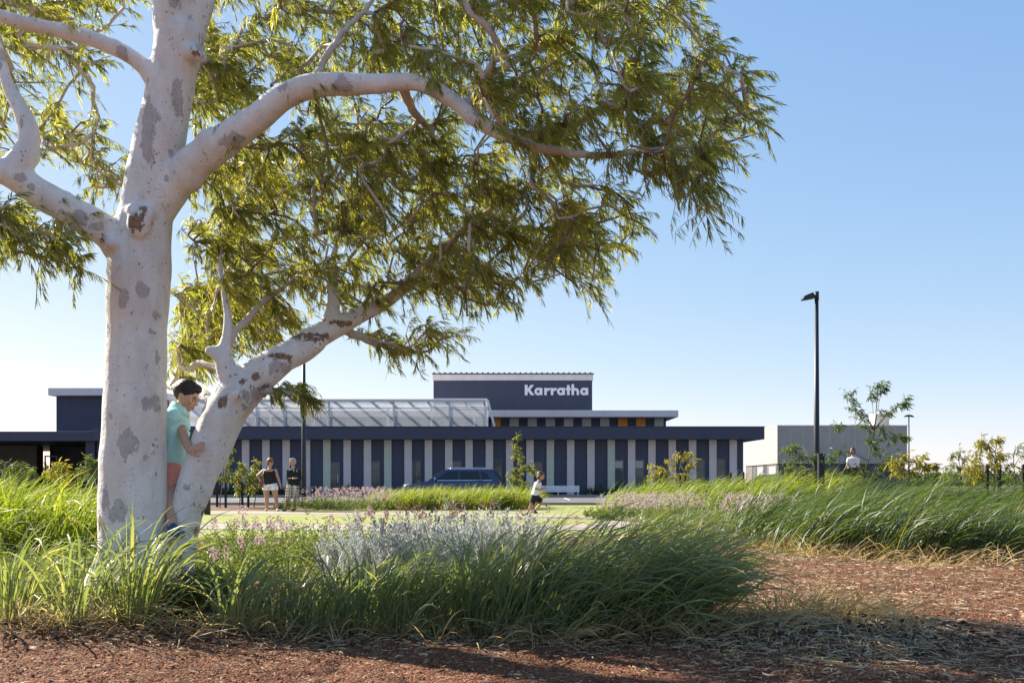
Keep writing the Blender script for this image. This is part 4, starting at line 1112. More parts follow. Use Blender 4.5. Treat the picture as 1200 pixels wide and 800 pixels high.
# foreground border of broad-bladed tussocks
cl = []
for px, d, n, L, th, bd, tone in [
    (338, 6.8, 60, (0.30, 0.56), 0.25, (1.00, 2.30), .42), (362, 7.2, 60, (0.30, 0.58), 0.25, (1.00, 2.20), .42), (388, 6.75, 75, (0.32, 0.61), 0.25, (0.90, 2.20), .40), (412, 7.2, 70, (0.41, 0.77), 0.22, (0.80, 2.10), .40),
    (436, 6.7, 80, (0.44, 0.81), 0.22, (0.80, 2.10), .38), (458, 7.1, 80, (0.44, 0.85), 0.20, (0.80, 2.00), .36), (482, 6.7, 80, (0.41, 0.75), 0.22, (0.80, 2.00), .34), (505, 7.1, 70, (0.41, 0.73), 0.22, (0.80, 2.00), .34), (528, 6.75, 80, (0.41, 0.77), 0.22, (0.80, 2.00), .34),
    (552, 7.0, 95, (0.54, 0.90), 0.20, (0.70, 1.90), .36), (575, 6.7, 100, (0.59, 0.95), 0.20, (0.70, 1.90), .34), (598, 7.05, 105, (0.67, 1.09), 0.32, (1.05, 2.05), .36), (620, 6.65, 110, (0.67, 1.07), 0.36, (1.15, 2.15), .38),
    (645, 6.95, 110, (0.72, 1.13), 0.36, (1.15, 2.15), .42), (668, 6.65, 110, (0.72, 1.11), 0.38, (1.15, 2.15), .44), (692, 6.95, 115, (0.74, 1.14), 0.40, (1.15, 2.05), .48), (716, 6.7, 110, (0.72, 1.13), 0.42, (1.25, 2.05), .50),
    (742, 6.95, 110, (0.74, 1.13), 0.42, (1.25, 2.15), .54), (768, 6.7, 100, (0.69, 1.07), 0.44, (1.25, 2.15), .55), (792, 6.95, 90, (0.67, 1.01), 0.46, (1.35, 2.15), .56), (812, 6.8, 50, (0.48, 0.89), 0.48, (1.35, 2.15), .56),
    (640, 7.5, 90, (0.67, 1.07), 0.36, (1.15, 1.95), .5), (690, 7.6, 100, (0.74, 1.13), 0.38, (1.15, 1.95), .55), (740, 7.6, 100, (0.74, 1.13), 0.40, (1.15, 1.95), .6), (790, 7.5, 90, (0.72, 1.07), 0.44, (1.25, 1.95), .6), (590, 7.6, 60, (0.54, 0.85), 0.22, (0.80, 1.80), .45)]:
    cl.append(clump(GX(px, d), d, n, .19, L, (.008, .018), th, bd, 0.05, 1.15 if px < 595 else .6, 8, tone, .17, 1.7))
    cl.append(clump(GX(px, d), d, 16, .2, (L[0], L[1] * 1.05), (.003, .006), th, (bd[0] * .6, bd[1] * .8), 0.05, 1.2, 6, .99, .2, 1.6))
    cl.append(clump(GX(px, d), d, n // 3, .22, (L[0] * .6, L[1] * .8), (.006, .012), th + .1, bd, 0.05, 1.4, 7, tone, .2, 1.5))
    # straw and dead leaf at the foot of each tussock
    cl.append(clump(GX(px, d), d, 40, .22, (.15, .5), (.004, .010), .8, (.8, 2.2), 0, 1.8, 5, .98))
bed('tussock_grass', M['grass_near'], cl)
# the separate tussocks before the trunk
for px, d, n, L, lab, seed in [
    (12, 6.75, 62, (.5, .9), 'arching grass tussock at the left edge of the path', 0),
    (92, 6.6, 48, (.55, 1.0), 'sparse grass tussock with bent-over shining blades left of the trunk', 1),
    (158, 6.65, 95, (.5, 1.08), 'full grass tussock standing right in front of the trunk', 2),
    (282, 6.65, 75, (.4, .78), 'bright drooping grass tussock just right of the gum\'s forked base', 3)]:
    x = GX(px, d)
    V, q, a = merge([clump(x, d, n, .13, L, (.009, .019), .2, (1.2, 3.0), .1, 1.6, 10, .55, .18, 2.2), clump(x, d, 14, .14, L, (.003, .006), .3, (.8, 2.4), .1, 1.6, 7, .99, .2), clump(x, d, 40, .16, (.2, .5), (.005, .01), .6, (.8, 1.9), 0, 1.6, 5, .97)])
    t = np_obj('grass_tussock', V, q, M['grass_near'], None, (x, d, float(hz(x, d))), a, True)
    tag(t, lab, 'grass tussock', 'broad-bladed grass tussocks by the gum tree')
# dry straw tuft on the heap at the right
for px, d, n, L, lab in [(928, 7.0, 46, (.25, .6), 'half-dead grass tuft, orange at its base, nearest the green border'), (985, 7.1, 80, (.2, .5), 'dry straw-coloured grass tuft on the leaf heap by the red path')]:
    x = GX(px, d); V, q, a = clump(x, d, n * 2, .24, L, (.004, .010), .75, (.5, 1.9), .2, 1.7, 6, .5, .2)
    tag(np_obj('grass_tussock', V, q, M['grass_dry'], None, (x, d, float(hz(x, d))), a, True), lab, 'grass tussock', 'dry grass tufts')

# thatch: dry blades lying out over the mulch along the front of the border
cl = []
for k in range(60):
    px = random.uniform(20, 905); d = random.uniform(6.25, 6.75)
    cl.append(clump(GX(px, d), d, random.randint(8, 26), .15, (.12, .5), (.003, .008), .95, (.4, 1.6), .1, 1.8, 6, .5, .25))
for k in range(34):
    px = random.uniform(880, 1060); d = random.uniform(6.3, 7.6)
    cl.append(clump(GX(px, d), d, random.randint(8, 24), .14, (.10, .42), (.003, .008), .95, (.4, 1.8), .1, 1.9, 6, .5, .25))
for k in range(60):
    x = random.uniform(3.3, 8.0); d = 12.2 + (4.7 - min(x, 4.7)) * 1.8 + random.uniform(-.5, .3)
    cl.append(clump(x, d, random.randint(10, 22), .2, (.15, .6), (.005, .010), .9, (.4, 1.6), .1, 1.8, 5, .5, .25))
bed('dry_grass', M['grass_dry'], cl)
# tall windswept bed on the right
poly = [(3.6, 14.9), (4.5, 13.2), (6.2, 12.5), (9.5, 12.3), (13, 16), (13.5, 24), (8, 26), (5.6, 22), (4.1, 18)]
cl = []
for a, b in scatter_poly(poly, 150):
    k = random.uniform(.72, 1.12) * (1.0 if a > 6.5 else .9); bb = random.uniform(0, .5)
    cl.append(clump(a, b, 80, .3, (.9 * k, 1.6 * k), (.008, .016), .42, (1.0 + bb, 1.9 + bb), 0, .4, 7, random.uniform(.05, .45), .14))
front = [(3.5, 14.9), (4.1, 13.7), (4.9, 13.0), (5.8, 12.6), (6.7, 12.4), (7.6, 12.3)]
for a, b in scatter_poly([(2.2, 16.8), (3.6, 15.2), (4.4, 18), (4.4, 21.5), (3.2, 19.8), (2.0, 18.4)], 60):
    cl.append(clump(a, b, 60, .3, (.25, .7), (.006, .012), .4, (.7, 2.0), 0, .9, 5, random.uniform(.3, .8), .14))
for i in range(len(front) - 1):
    for t in (0, .33, .66):
        x = front[i][0] + (front[i + 1][0] - front[i][0]) * t; y = front[i][1] + (front[i + 1][1] - front[i][1]) * t + random.uniform(-.2, .3); k = random.uniform(.7, 1.1)
        cl.append(clump(x, y, 120, .3, (.7 * k, 1.35 * k), (.008, .015), .35, (1.0, 2.1), 0, .6, 7, random.uniform(.15, .45), .12)); cl.append(clump(x, y - .1, 14, .35, (.2, .6), (.005, .01), .8, (.8, 2.1), 0, 1.6, 5, .97))
bed('feather_grass', M['grass_far'], cl)
cl = []
for a, b in scatter_poly([(2.6, 29), (4.0, 27), (7.5, 27), (10, 30), (10, 34), (3.2, 33)], 95): k = random.uniform(.7, 1.12); cl.append(clump(a, b, 75, .4, (.85 * k, 1.3 * k), (.011, .02), .35, (.8, 1.9), 0, .5, 5, random.uniform(.3, .6)))
bed('windswept_grass', M['grass_lush'], cl)
# clipped-looking bright hedge of grass in the middle
cl = []
for k in range(70):
    x = random.uniform(-4.75, .62); y = random.uniform(32.8, 35.6)
    k = random.uniform(.82, 1.1); cl.append(clump(x, y, 105, .36, (.65 * k, 1.0 * k), (.010, .018), .3, (.5, 2.0), 0, .9, 5, random.uniform(.45, .75)))
bed('grass_hedge', M['grass_lush'], cl)
# left bed
cl = []
for a, b in scatter_poly([(-9.5, 10.4), (-5.0, 10.2), (-4.55, 11.2), (-5.6, 14.6), (-10, 15)], 75): cl.append(clump(a, b, 90, .3, (.8, 1.35), (.010, .018), .2, (.7, 2.2), .1, 1.0, 7, random.uniform(.3, .6)))
bed('meadow_grass', M['grass_lush'], cl)

# ---- leafy mounds
def mound(cx, cy, rx, ry, h, nsprig, nleaf, ll, lw, up=.8, tone=.5, wobble=.15):
    """low shrub made of upright sprigs clothed in small leaves"""
    P_ = []; D_ = []; T_ = []
    for s in range(nsprig):
        a = random.uniform(0, 2 * math.pi); r = math.sqrt(random.random())
        bx_, by_ = cx + rx * r * .55 * math.cos(a), cy + ry * r * .55 * math.sin(a)
        tx_, ty_ = cx + rx * r * math.cos(a), cy + ry * r * math.sin(a)
        hh = h * (1 - .55 * r ** 2) * random.uniform(.72, 1.12)
        zb = float(hz(bx_, by_)); t = np.linspace(.25, 1, nleaf) ** .8
        x = bx_ + (tx_ - bx_) * t; y = by_ + (ty_ - by_) * t; z = zb + hh * t
        P_.append(np.stack([x, y, z], 1) + rng.normal(0, wobble * .08, (nleaf, 3)))
        an = rng.uniform(0, 2 * np.pi, nleaf)
        D_.append(np.stack([np.cos(an), np.sin(an), np.full(nleaf, up)], 1)); T_.append(np.clip(rng.normal(tone, .2) + rng.normal(0, .1, nleaf), 0, 1))
    P_ = np.concatenate(P_); D_ = np.concatenate(D_); T_ = np.concatenate(T_); k = len(P_)
    return leaf_strips(P_, D_, rng.uniform(ll * .7, ll * 1.2, k), rng.uniform(lw * .7, lw * 1.2, k), .0, T_, 3)
def flower(x, y, z, hs, wd, n=22, tone=.5):
    t = rng.uniform(0, 1, n); a = rng.uniform(0, 2 * np.pi, n)
    rad = wd * np.sin(np.clip(t * .9 + .12, 0, 1) * np.pi) ** .6 * .35
    pos = np.stack([x + rad * np.cos(a), y + rad * np.sin(a), z + hs * t], 1)
    d = np.stack([np.cos(a), np.sin(a), np.full(n, .9)], 1)
    return leaf_strips(pos, d, rng.uniform(.5, 1., n) * wd * .8, rng.uniform(.25, .45, n) * wd, 0, np.clip(rng.normal(tone, .2, n), 0, 1), 3)
def cover(name, m, lst): 
    V, q, a = merge(lst); return tag(np_obj(name, V, q, m, None, None, a, True), kind='stuff')
lst = []; fl = []
for px, d, r, h in [(235, 9.4, .38, .52), (262, 9.9, .45, .55), (290, 9.2, .42, .6), (315, 10.3, .5, .62), (345, 9.4, .45, .62), (372, 10.2, .5, .66), (398, 9.5, .42, .62), (250, 8.4, .35, .34), (320, 8.5, .4, .4), (280, 11, .5, .55), (340, 11.3, .5, .6), (400, 10.8, .5, .62), (430, 10.4, .45, .55)]:
    lst.append(mound(GX(px, d), d, r, r, h, 60, 34, .034, .013))
    for k in range(3):
        x = GX(px, d) + random.uniform(-r, r); y = d + random.uniform(-r, r); fl.append(flower(x, y, h * random.uniform(.72, 1.12) + float(hz(x, y)), random.uniform(.06, .12), .036, 40, .45))
cover('low_shrubs', M['shrub_green'], lst); cover('pink_flowers', M['mulla'], fl)
lst = []
for px, d, r, h in [(15, 8.6, .5, .5), (55, 9.0, .5, .48), (95, 8.7, .45, .40), (40, 8.0, .45, .36), (0, 8.2, .4, .4), (110, 9.8, .4, .35), (75, 8.1, .4, .28), (120, 7.9, .3, .22), (228, 7.7, .25, .25), (205, 7.02, .22, .26), (236, 7.1, .26, .32), (150, 7.0, .3, .25), (60, 7.4, .4, .3)]:
    lst.append(mound(GX(px, d), d, r, r, h, 55, 36, .05, .009, .9, .45))
cover('ferny_shrubs', M['shrub_green'], lst)
lst = []; fl = []
for px, d, r, h in [(415, 8.9, .38, .66), (445, 8.5, .36, .62), (475, 8.9, .38, .68), (505, 8.5, .38, .70), (530, 8.9, .38, .74), (555, 8.6, .36, .73), (580, 8.9, .38, .74), (607, 8.6, .36, .70), (635, 8.9, .34, .64), (490, 9.4, .4, .66), (560, 9.4, .4, .7)]:
    lst.append(mound(GX(px, d), d, r, r, h * 1.04, 85, 58, .034, .0135, 1.3, .5))
    for k in range(5):
        x = GX(px, d) + random.uniform(-r, r); y = d + random.uniform(-r, r); fl.append(flower(x, y, h * random.uniform(.9, 1.08), random.uniform(.05, .09), .032, 26, .4))
cover('silver_shrubs', M['shrub_silver'], lst); cover('spent_flowers', M['mulla_brown'], fl)
# drifts of pink spikes further back
def drift(name, poly, n, h, sz, per=9, leaf=M['shrub_green'], nm2='drift_foliage'):
    fl = []; lf = []
    for a, b in scatter_poly(poly, n):
        hh = random.uniform(*h); fl.append(flower(a, b, hh, sz * random.uniform(1.4, 2.6), sz, per, .55)); 
    for a, b in scatter_poly(poly, n // 8): lf.append(mound(a, b, .35, .35, (h[0] + h[1]) / 2, 10, 14, .07, .018))
    cover(name, M['mulla'], fl); cover(nm2, leaf, lf)
drift('mulla_drift', [(-7.0, 30.9), (-4.3, 30.6), (-3.6, 32.4), (-4.5, 34.5), (-7.2, 32.2)], 620, (.25, .68), .05)
drift('mulla_drift', [(2.0, 24.6), (3.2, 23.6), (4.6, 24.5), (5.4, 26.8), (3.0, 27.6)], 620, (.22, .62), .045)
drift('mulla_drift', [(4.2, 19.2), (5.2, 18.2), (5.6, 19.6), (5.0, 21.5), (4.3, 21)], 260, (.3, .68), .045)
lst = [mound(GX(px, d), d, r, r, h, 40, 20, .07, .02) for px, d, r, h in [(697, 25.5, .35, .3), (712, 25, .3, .22), (365, 33, .5, .45), (382, 33.5, .5, .35), (398, 33, .4, .35), (330, 33.5, .3, .2), (845, 22, .45, .5), (828, 21.5, .4, .42)]]
cover('ground_cover', M['shrub_green'], lst)
lst = []
for k in range(70):
    x = random.uniform(-17, 12.5); lst.append(mound(x, 57.3 + random.uniform(-.2, .25), .5, .25, random.uniform(.35, .75), 16, 14, .10, .035))
cover('wall_planting', M['shrub_dark'], lst)
# far scrub beyond the car park on the right
lst = []
for k in range(260):
    y = random.uniform(95, 260); x = random.uniform(.37, .62) * y
    lst.append(mound(x, y, random.uniform(1, 2.6), 1.5, random.uniform(.7, 2.2), 14, 10, .5, .22))
for k in range(60):
    y = random.uniform(95, 240); x = random.uniform(-.62, -.45) * y
    lst.append(mound(x, y, 2, 1.5, random.uniform(1, 3), 14, 10, .5, .22))
cover('far_scrub', M['shrub_dark'], lst)

# ---- young trees and bushes: a thing each
def young_tree(name, base_px, d, clumps, m, label, cat, leaf=(.10, .18), lw=(.018, .032), per=46, base_z=None, group=None, wd=(.45, 0, -.55), spread=1.0, r0=.022, splay=0):
    x = GX(base_px, d); zb = float(hz(x, d)) if base_z is None else base_z
    t = thing(name, (x, d, zb), label, cat, group)
    wood = MB(); top = min(clumps, key=lambda c: c[1]); tp = P(top[0], top[1], d)
    b0 = Vector((x, d, zb - .1)); stem = []
    for i in range(9):
        u = i / 8; p = b0.lerp(tp, u) + Vector((random.uniform(-.03, .03), random.uniform(-.04, .04), 0)) * (1 if 0 < i < 8 else 0)
        p.x += (x - tp.x) * (-.25) * math.sin(u * math.pi); stem.append(p)
    wood.tube(stem, [r0 * (1 - .75 * i / 8) for i in range(9)], 7)
    Ps = []; Ds = []
    for px, py, r in clumps:
        c = P(px, py, d); rr = r * d / F * spread; c.y += random.uniform(-.6, .6) * rr * 1.6
        j = min(range(1, 8), key=lambda k: (stem[k] - c).length + (.6 if stem[k].z > c.z - .05 else 0))
        if splay: j = min(j, splay)
        s = stem[j]; midp = s.lerp(c, .5) + Vector((0, 0, .10 * (c - s).length))
        wood.tube([s, s.lerp(midp, .6), midp, c], [r0 * .45, r0 * .36, r0 * .28, r0 * .12], 5)
        nb = max(4, int(per / 4.2))
        for k in range(nb):
            s0 = Vector(midp.lerp(c, random.uniform(.3, 1.0))); e = c + Vector(rng.normal(0, .55, 3)) * rr
            wood.tube([s0, s0.lerp(e, .5) + Vector((0, 0, .03)), e], [r0 * .14, r0 * .1, r0 * .05], 3, caps=False)
            kk = rng.integers(7, 13); u = rng.uniform(.25, 1.1, kk)[:, None]
            Ps.append(np.array(s0) * (1 - u) + np.array(e) * u + rng.normal(0, .012, (kk, 3)))
            Ds.append(unit(np.array(e - s0)) * .5 + rng.normal(0, .45, (kk, 3)) + np.array(wd))
    wood.build('trunk', M['sap_bark'], t)
    Ps = np.concatenate(Ps); Ds = np.concatenate(Ds); k = len(Ps)
    V, q, a = leaf_strips(Ps, Ds, rng.uniform(leaf[0], leaf[1], k), rng.uniform(lw[0], lw[1], k), .3, None, 4)
    np_obj('crown', V, q, m, t, None, a, True)
    return t
young_tree('sapling', 258, 35, [(252, 524, 9), (262, 516, 8), (268, 530, 8), (256, 542, 10), (268, 546, 9), (262, 556, 9), (272, 560, 7), (252, 556, 8)], M['sapling_leaf'], 'tallest of three saplings by the women, half behind the leaning stem', 'sapling', per=50)
young_tree('sapling', 281, 35, [(280, 545, 8), (286, 552, 8), (278, 558, 9), (285, 566, 8), (277, 571, 6), (290, 560, 6)], M['sapling_leaf'], 'middle sapling of the three by the women', 'sapling', per=52)
young_tree('sapling', 299, 35.4, [(297, 543, 6), (300, 550, 8), (293, 556, 7), (305, 558, 7), (297, 565, 9), (303, 571, 7), (292, 574, 6)], M['sapling_leaf'], 'short sapling right beside the woman in white shorts', 'sapling', per=52)
young_tree('sapling', 608, 36.5, [(606, 512, 4), (605, 522, 5), (603, 533, 7), (609, 540, 7), (600, 550, 7), (613, 549, 8), (620, 546, 4), (625, 552, 4), (606, 561, 8), (598, 562, 5), (613, 566, 6), (606, 574, 8)], M['sapling_leaf'], 'slender pale-green sapling rising from the grass hedge by the running child', 'sapling', per=34)
young_tree('sapling', 790, 32, [(768, 546, 8), (778, 552, 9), (772, 560, 8), (786, 541, 7), (796, 537, 6), (806, 534, 6), (804, 545, 8), (811, 543, 5), (800, 556, 8), (788, 560, 9), (764, 556, 6), (780, 566, 8)], M['bush_yellow'], 'golden-leaved sapling before the navy wall', 'sapling', per=36)
young_tree('sapling', 1001, 28, [(994, 462, 8), (997, 474, 8), (1004, 484, 9), (1028, 449, 7), (1020, 462, 7), (1035, 452, 6), (1014, 496, 10), (1040, 484, 8), (1054, 474, 7), (1065, 468, 6), (1036, 505, 8), (1050, 511, 8), (1060, 514, 6), (1020, 516, 8), (985, 528, 11), (972, 536, 8), (1024, 530, 12), (1042, 538, 9), (1008, 545, 12), (988, 551, 10), (1022, 560, 12), (980, 500, 6), (1034, 552, 10)], M['sapling_leaf_dark'], 'dark open-branched sapling, leaves blown to one side, before the pale building', 'sapling', leaf=(.10, .20), lw=(.016, .03), per=40, r0=.024, splay=5)
young_tree('bush', 935, 30, [(922, 528, 9), (932, 524, 8), (928, 540, 12), (942, 534, 11), (955, 538, 9), (936, 552, 13), (950, 552, 11), (920, 550, 10), (960, 552, 8)], M['shrub_green'], 'airy light-green bush beside the tall lamp post', 'bush', leaf=(.07, .13), lw=(.014, .026), per=70)
young_tree('bush', 1062, 25, [(1048, 542, 9), (1060, 536, 8), (1070, 540, 8), (1080, 538, 7), (1055, 551, 10), (1070, 552, 10), (1084, 548, 7), (1092, 545, 5)], M['bush_yellow'], 'yellow-green bush under the far twin lamp', 'bush', leaf=(.10, .18), lw=(.02, .034), per=46)
young_tree('sapling', 1150, 21, [(1148, 518, 6), (1155, 522, 7), (1160, 530, 9), (1146, 532, 9), (1140, 544, 10), (1152, 544, 11), (1164, 545, 9), (1168, 516, 5), (1172, 534, 6), (1150, 556, 12), (1136, 553, 9)], M['bush_yellow'], 'bushy yellow young tree between its stakes at the right', 'sapling', leaf=(.08, .15), lw=(.014, .024), per=44)
young_tree('sapling', 1188, 21, [(1190, 522, 6), (1185, 532, 7), (1195, 534, 7), (1182, 544, 8), (1196, 548, 9), (1188, 556, 8), (1178, 552, 5)], M['sapling_leaf'], 'thin sparse sapling nearest the right edge', 'sapling', leaf=(.07, .12), lw=(.011, .018), per=20)
young_tree('bush', 1120, 22, [(1116, 534, 6), (1126, 528, 6), (1108, 546, 8), (1122, 544, 9), (1130, 552, 9), (1112, 556, 10), (1130, 538, 5)], M['sapling_leaf'], 'sparse pale bush left of the yellow young tree', 'bush', leaf=(.08, .13), lw=(.013, .02), per=24)
young_tree('bush', 70, 19, [(62, 549, 6), (72, 545, 7), (80, 549, 7), (68, 556, 8), (78, 557, 8), (58, 557, 6)], M['bush_yellow'], 'small reddish-yellow bush before the dark porch', 'bush', leaf=(.06, .11), lw=(.012, .02), per=40)
young_tree('bush', 106, 19, [(104, 538, 5), (100, 545, 7), (110, 545, 7), (116, 541, 6), (95, 551, 7), (106, 554, 9), (117, 553, 7)], M['shrub_green'], 'leafy green bush close against the left of the trunk', 'bush', leaf=(.06, .11), lw=(.012, .02), per=50)
young_tree('bush', 18, 16, [(10, 550, 8), (20, 546, 7), (30, 551, 8), (5, 557, 8), (38, 555, 6), (24, 558, 9)], M['shrub_green'], 'feathery green bush behind the tall grass at the left edge', 'bush', leaf=(.06, .12), lw=(.006, .011), per=70)

# ---- loose stuff on the ground
def flat_strips(x, y, L, W, tone, curl=.3):
    n = len(x); an = rng.uniform(0, 2 * np.pi, n); rows = 4; t = np.linspace(-.5, .5, rows)
    bendk = rng.normal(0, 1.1, n)
    a = an[:, None] + bendk[:, None] * t
    st = (L / (rows - 1))[:, None]
    dx = np.cumsum(np.cos(a) * st, 1); dy = np.cumsum(np.sin(a) * st, 1)
    X = x[:, None] + dx; Y = y[:, None] + dy
    arch = np.abs(rng.normal(0, curl, n))[:, None] * L[:, None] * (1 - (2 * t) ** 2 * rng.uniform(-.3, 1, (n, 1))) * .5
    Z = hz(X, Y) + .006 + rng.uniform(0, .012, (n, 1)) + arch
    C = np.stack([X, Y, Z], 2)
    tw = rng.normal(0, .5, (n, 1)) + rng.normal(0, .4, (n, 1)) * t
    S = np.stack([-np.sin(a) * np.cos(tw), np.cos(a) * np.cos(tw), np.sin(tw)], 2) * (W[:, None] * .5 * np.array([.3, 1, .9, .25]))[..., None]
    return strips(C, S, tone)
def lit(n, xr_, yr_, L, W, tone=(.55, .25), keep=None):
    x = rng.uniform(xr_[0], xr_[1], n); y = rng.uniform(yr_[0], yr_[1], n)
    if keep is not None: k = keep(x, y); x, y = x[k], y[k]
    m_ = len(x); return flat_strips(x, y, rng.uniform(L[0], L[1], m_), rng.uniform(W[0], W[1], m_), np.clip(rng.normal(tone[0], tone[1], m_), 0, 1))
edge_y = lambda x: 6.35 - .05 * x
lst = [lit(6500, (-3.6, 2.6), (5.2, 7.3), (.03, .10), (.004, .011), (.55, .25), lambda x, y: rng.uniform(0, 1, len(x)) < np.exp(-((y - edge_y(x)) / .45) ** 2)),
       lit(12500, (1.0, 3.4), (5.0, 7.6), (.03, .12), (.004, .012), (.68, .22), lambda x, y: rng.uniform(0, 1, len(x)) < np.exp(-(((x - 2.1) / .9) ** 2 + ((y - 6.3) / .8) ** 2))),
       lit(5200, (-4.5, 4.5), (4.5, 6.6), (.015, .06), (.004, .010), (.6, .25)),
       lit(15000, (1.8, 8.5), (6.8, 13.6), (.03, .10), (.006, .014), (.62, .2)),
       lit(2600, (3.4, 8.5), (12.2, 14.2), (.04, .14), (.006, .014), (.6, .2)),
       lit(900, (-4.5, -1.6), (6.3, 8.6), (.03, .1), (.005, .014), (.4, .25))]
V, q, a = merge(lst); tag(np_obj('leaf_litter', V, q, M['litter'], None, None, a, True), kind='stuff')
# gravel chips: squashed eight-faced stones
def chips(n, xr_, yr_, size, keep=None, zoff=0):
    x = rng.uniform(xr_[0], xr_[1], n); y = rng.uniform(yr_[0], yr_[1], n)
    if keep is not None: k = keep(x, y); x, y = x[k], y[k]; n = len(x)
    s = rng.uniform(size[0], size[1], n) * rng.uniform(.5, 1, n)
    base = np.array([[1, 0, 0], [0, 1, 0], [-1, 0, 0], [0, -1, 0], [0, 0, 1], [0, 0, -1], [.6, .6, .4], [-.6, -.5, .5]], float)
    idx = np.array([[0, 6, 4], [6, 1, 4], [1, 2, 4], [2, 7, 4], [7, 3, 4], [3, 0, 4], [1, 6, 0], [0, 1, 5], [1, 2, 5], [2, 3, 5], [3, 0, 5], [2, 3, 7]])
    V = base[None] * (1 + rng.normal(0, .22, (n, 8, 3))); V = V * (s[:, None] * np.stack([np.ones(n), rng.uniform(.6, 1, n), rng.uniform(.35, .7, n)], 1))[:, None, :]
    an = rng.uniform(0, 6.28, n); c, sn = np.cos(an)[:, None], np.sin(an)[:, None]
    X = V[..., 0] * c - V[..., 1] * sn + x[:, None]; Y = V[..., 0] * sn + V[..., 1] * c + y[:, None]; Z = V[..., 2] + (hz(x, y) + s * .2 + zoff)[:, None]
    V = np.stack([X, Y, Z], 2).reshape(-1, 3); q = (idx[None] + (np.arange(n) * 8)[:, None, None]).reshape(-1, 3)
    t = np.repeat(rng.uniform(0, 1, n), 8); return V, q, {'tint': t, 'along': t}
V, q, a = merge([chips(26000, (-3.6, 3.6), (4.3, 6.6), (.004, .012)), chips(9000, (1.6, 8), (6.6, 12), (.006, .015))])
tag(np_obj('gravel', V, q, M['stone'], None, None, a), kind='stuff')
V, q, a = merge([chips(2600, (1.0, 3.3), (5.6, 7.7), (.012, .05), lambda x, y: rng.uniform(0, 1, len(x)) < np.exp(-(((x - 2.15) / .75) ** 2 + ((y - 6.6) / .55) ** 2))),
                 chips(3000, (-3.8, 1.9), (6.2, 7.8), (.008, .03), lambda x, y: rng.uniform(0, 1, len(x)) < .6), chips(600, (3.6, 8), (13, 14.5), (.015, .05))])
tag(np_obj('mulch', V, q, M['clod'], None, None, a), kind='stuff')
# one broad pale strip of shed bark lying at the foot of the border
pp_ = [P(652, 735, 6.62), P(668, 738, 6.55), P(684, 742, 6.5), P(698, 747, 6.45)]
mb = MB()
for i, p in enumerate(pp_): p.z = float(hz(p.x, p.y)) + .03 + .012 * math.sin(i)
wv = [.012, .026, .024, .006]
vs = []
for p, w_ in zip(pp_, wv): vs += [(p.x, p.y - w_, p.z), (p.x, p.y + w_, p.z + .02), (p.x, p.y + w_, p.z + .024), (p.x, p.y - w_, p.z + .004)]
mb.add(vs, [(i * 4 + k, i * 4 + (k + 1) % 4, i * 4 + 4 + (k + 1) % 4, i * 4 + 4 + k) for i in range(3) for k in range(4)] + [(0, 3, 2, 1), (12, 13, 14, 15)])
tag(mb.build('bark_strip', plain('shed_bark', (.42, .30, .24), .8, .15, 20), None, tuple(pp_[1])), 'pale curled strip of bark lying under the foreground grass', 'bark')
# ================================================================== PEOPLE
def basis(f, u=(0, 0, 1)):
    f = Vector(f).normalized(); u = Vector(u); u = (u - f * u.dot(f)).normalized(); r = f.cross(u)
    return f, u, r, Matrix((r, f, u)).transposed()
def head(mb, c, f, s, up=(0, 0, 1)):
    f, u, r, Mx = basis(f, up); E = lambda a, b, d, ra, rb, rc: mb.ell(c + r * a * s + f * b * s + u * d * s, (ra * s, rb * s, rc * s), Mx, 16, 12)
    E(0, -.04, .12, .335, .42, .37); E(0, .08, -.16, .265, .30, .30); E(0, .21, -.38, .13, .115, .09); E(0, .02, -.28, .235, .25, .14)
    E(0, .34, .07, .20, .07, .05); E(0, .385, -.06, .045, .06, .13); E(0, .43, -.13, .055, .055, .05); E(.045, .39, -.145, .035, .04, .03); E(-.045, .39, -.145, .035, .04, .03)
    E(0, .345, -.25, .10, .06, .035); E(0, .335, -.29, .09, .06, .035)
    for k in (-1, 1): E(k * .335, -.03, -.04, .035, .085, .13); E(k * .20, .26, -.10, .09, .08, .08); E(k * .215, .13, -.03, .105, .19, .15)
def face(t, c, f, s, up=(0, 0, 1)):
    f, u, r, Mx = basis(f, up)
    for k in (-1, 1):
        mb = MB(); mb.ell(c + r * k * .135 * s + f * .345 * s + u * .0 * s, (.058 * s, .04 * s, .035 * s), Mx); e = mb.build('eye', M['eye'], t)
        mb = MB(); mb.ell(c + r * k * .135 * s + f * .375 * s, (.026 * s, .018 * s, .028 * s), Mx); mb.build('iris', M['dark'], e)
        mb = MB(); mb.ell(c + r * k * .145 * s + f * .375 * s + u * .085 * s, (.085 * s, .03 * s, .018 * s), Mx); mb.build('eyebrow', M['hair_dark'], t)
    mb = MB(); mb.ell(c + f * .365 * s - u * .262 * s, (.085 * s, .045 * s, .022 * s), Mx); mb.ell(c + f * .36 * s - u * .29 * s, (.075 * s, .045 * s, .02 * s), Mx); mb.build('mouth', M['lip'], t)
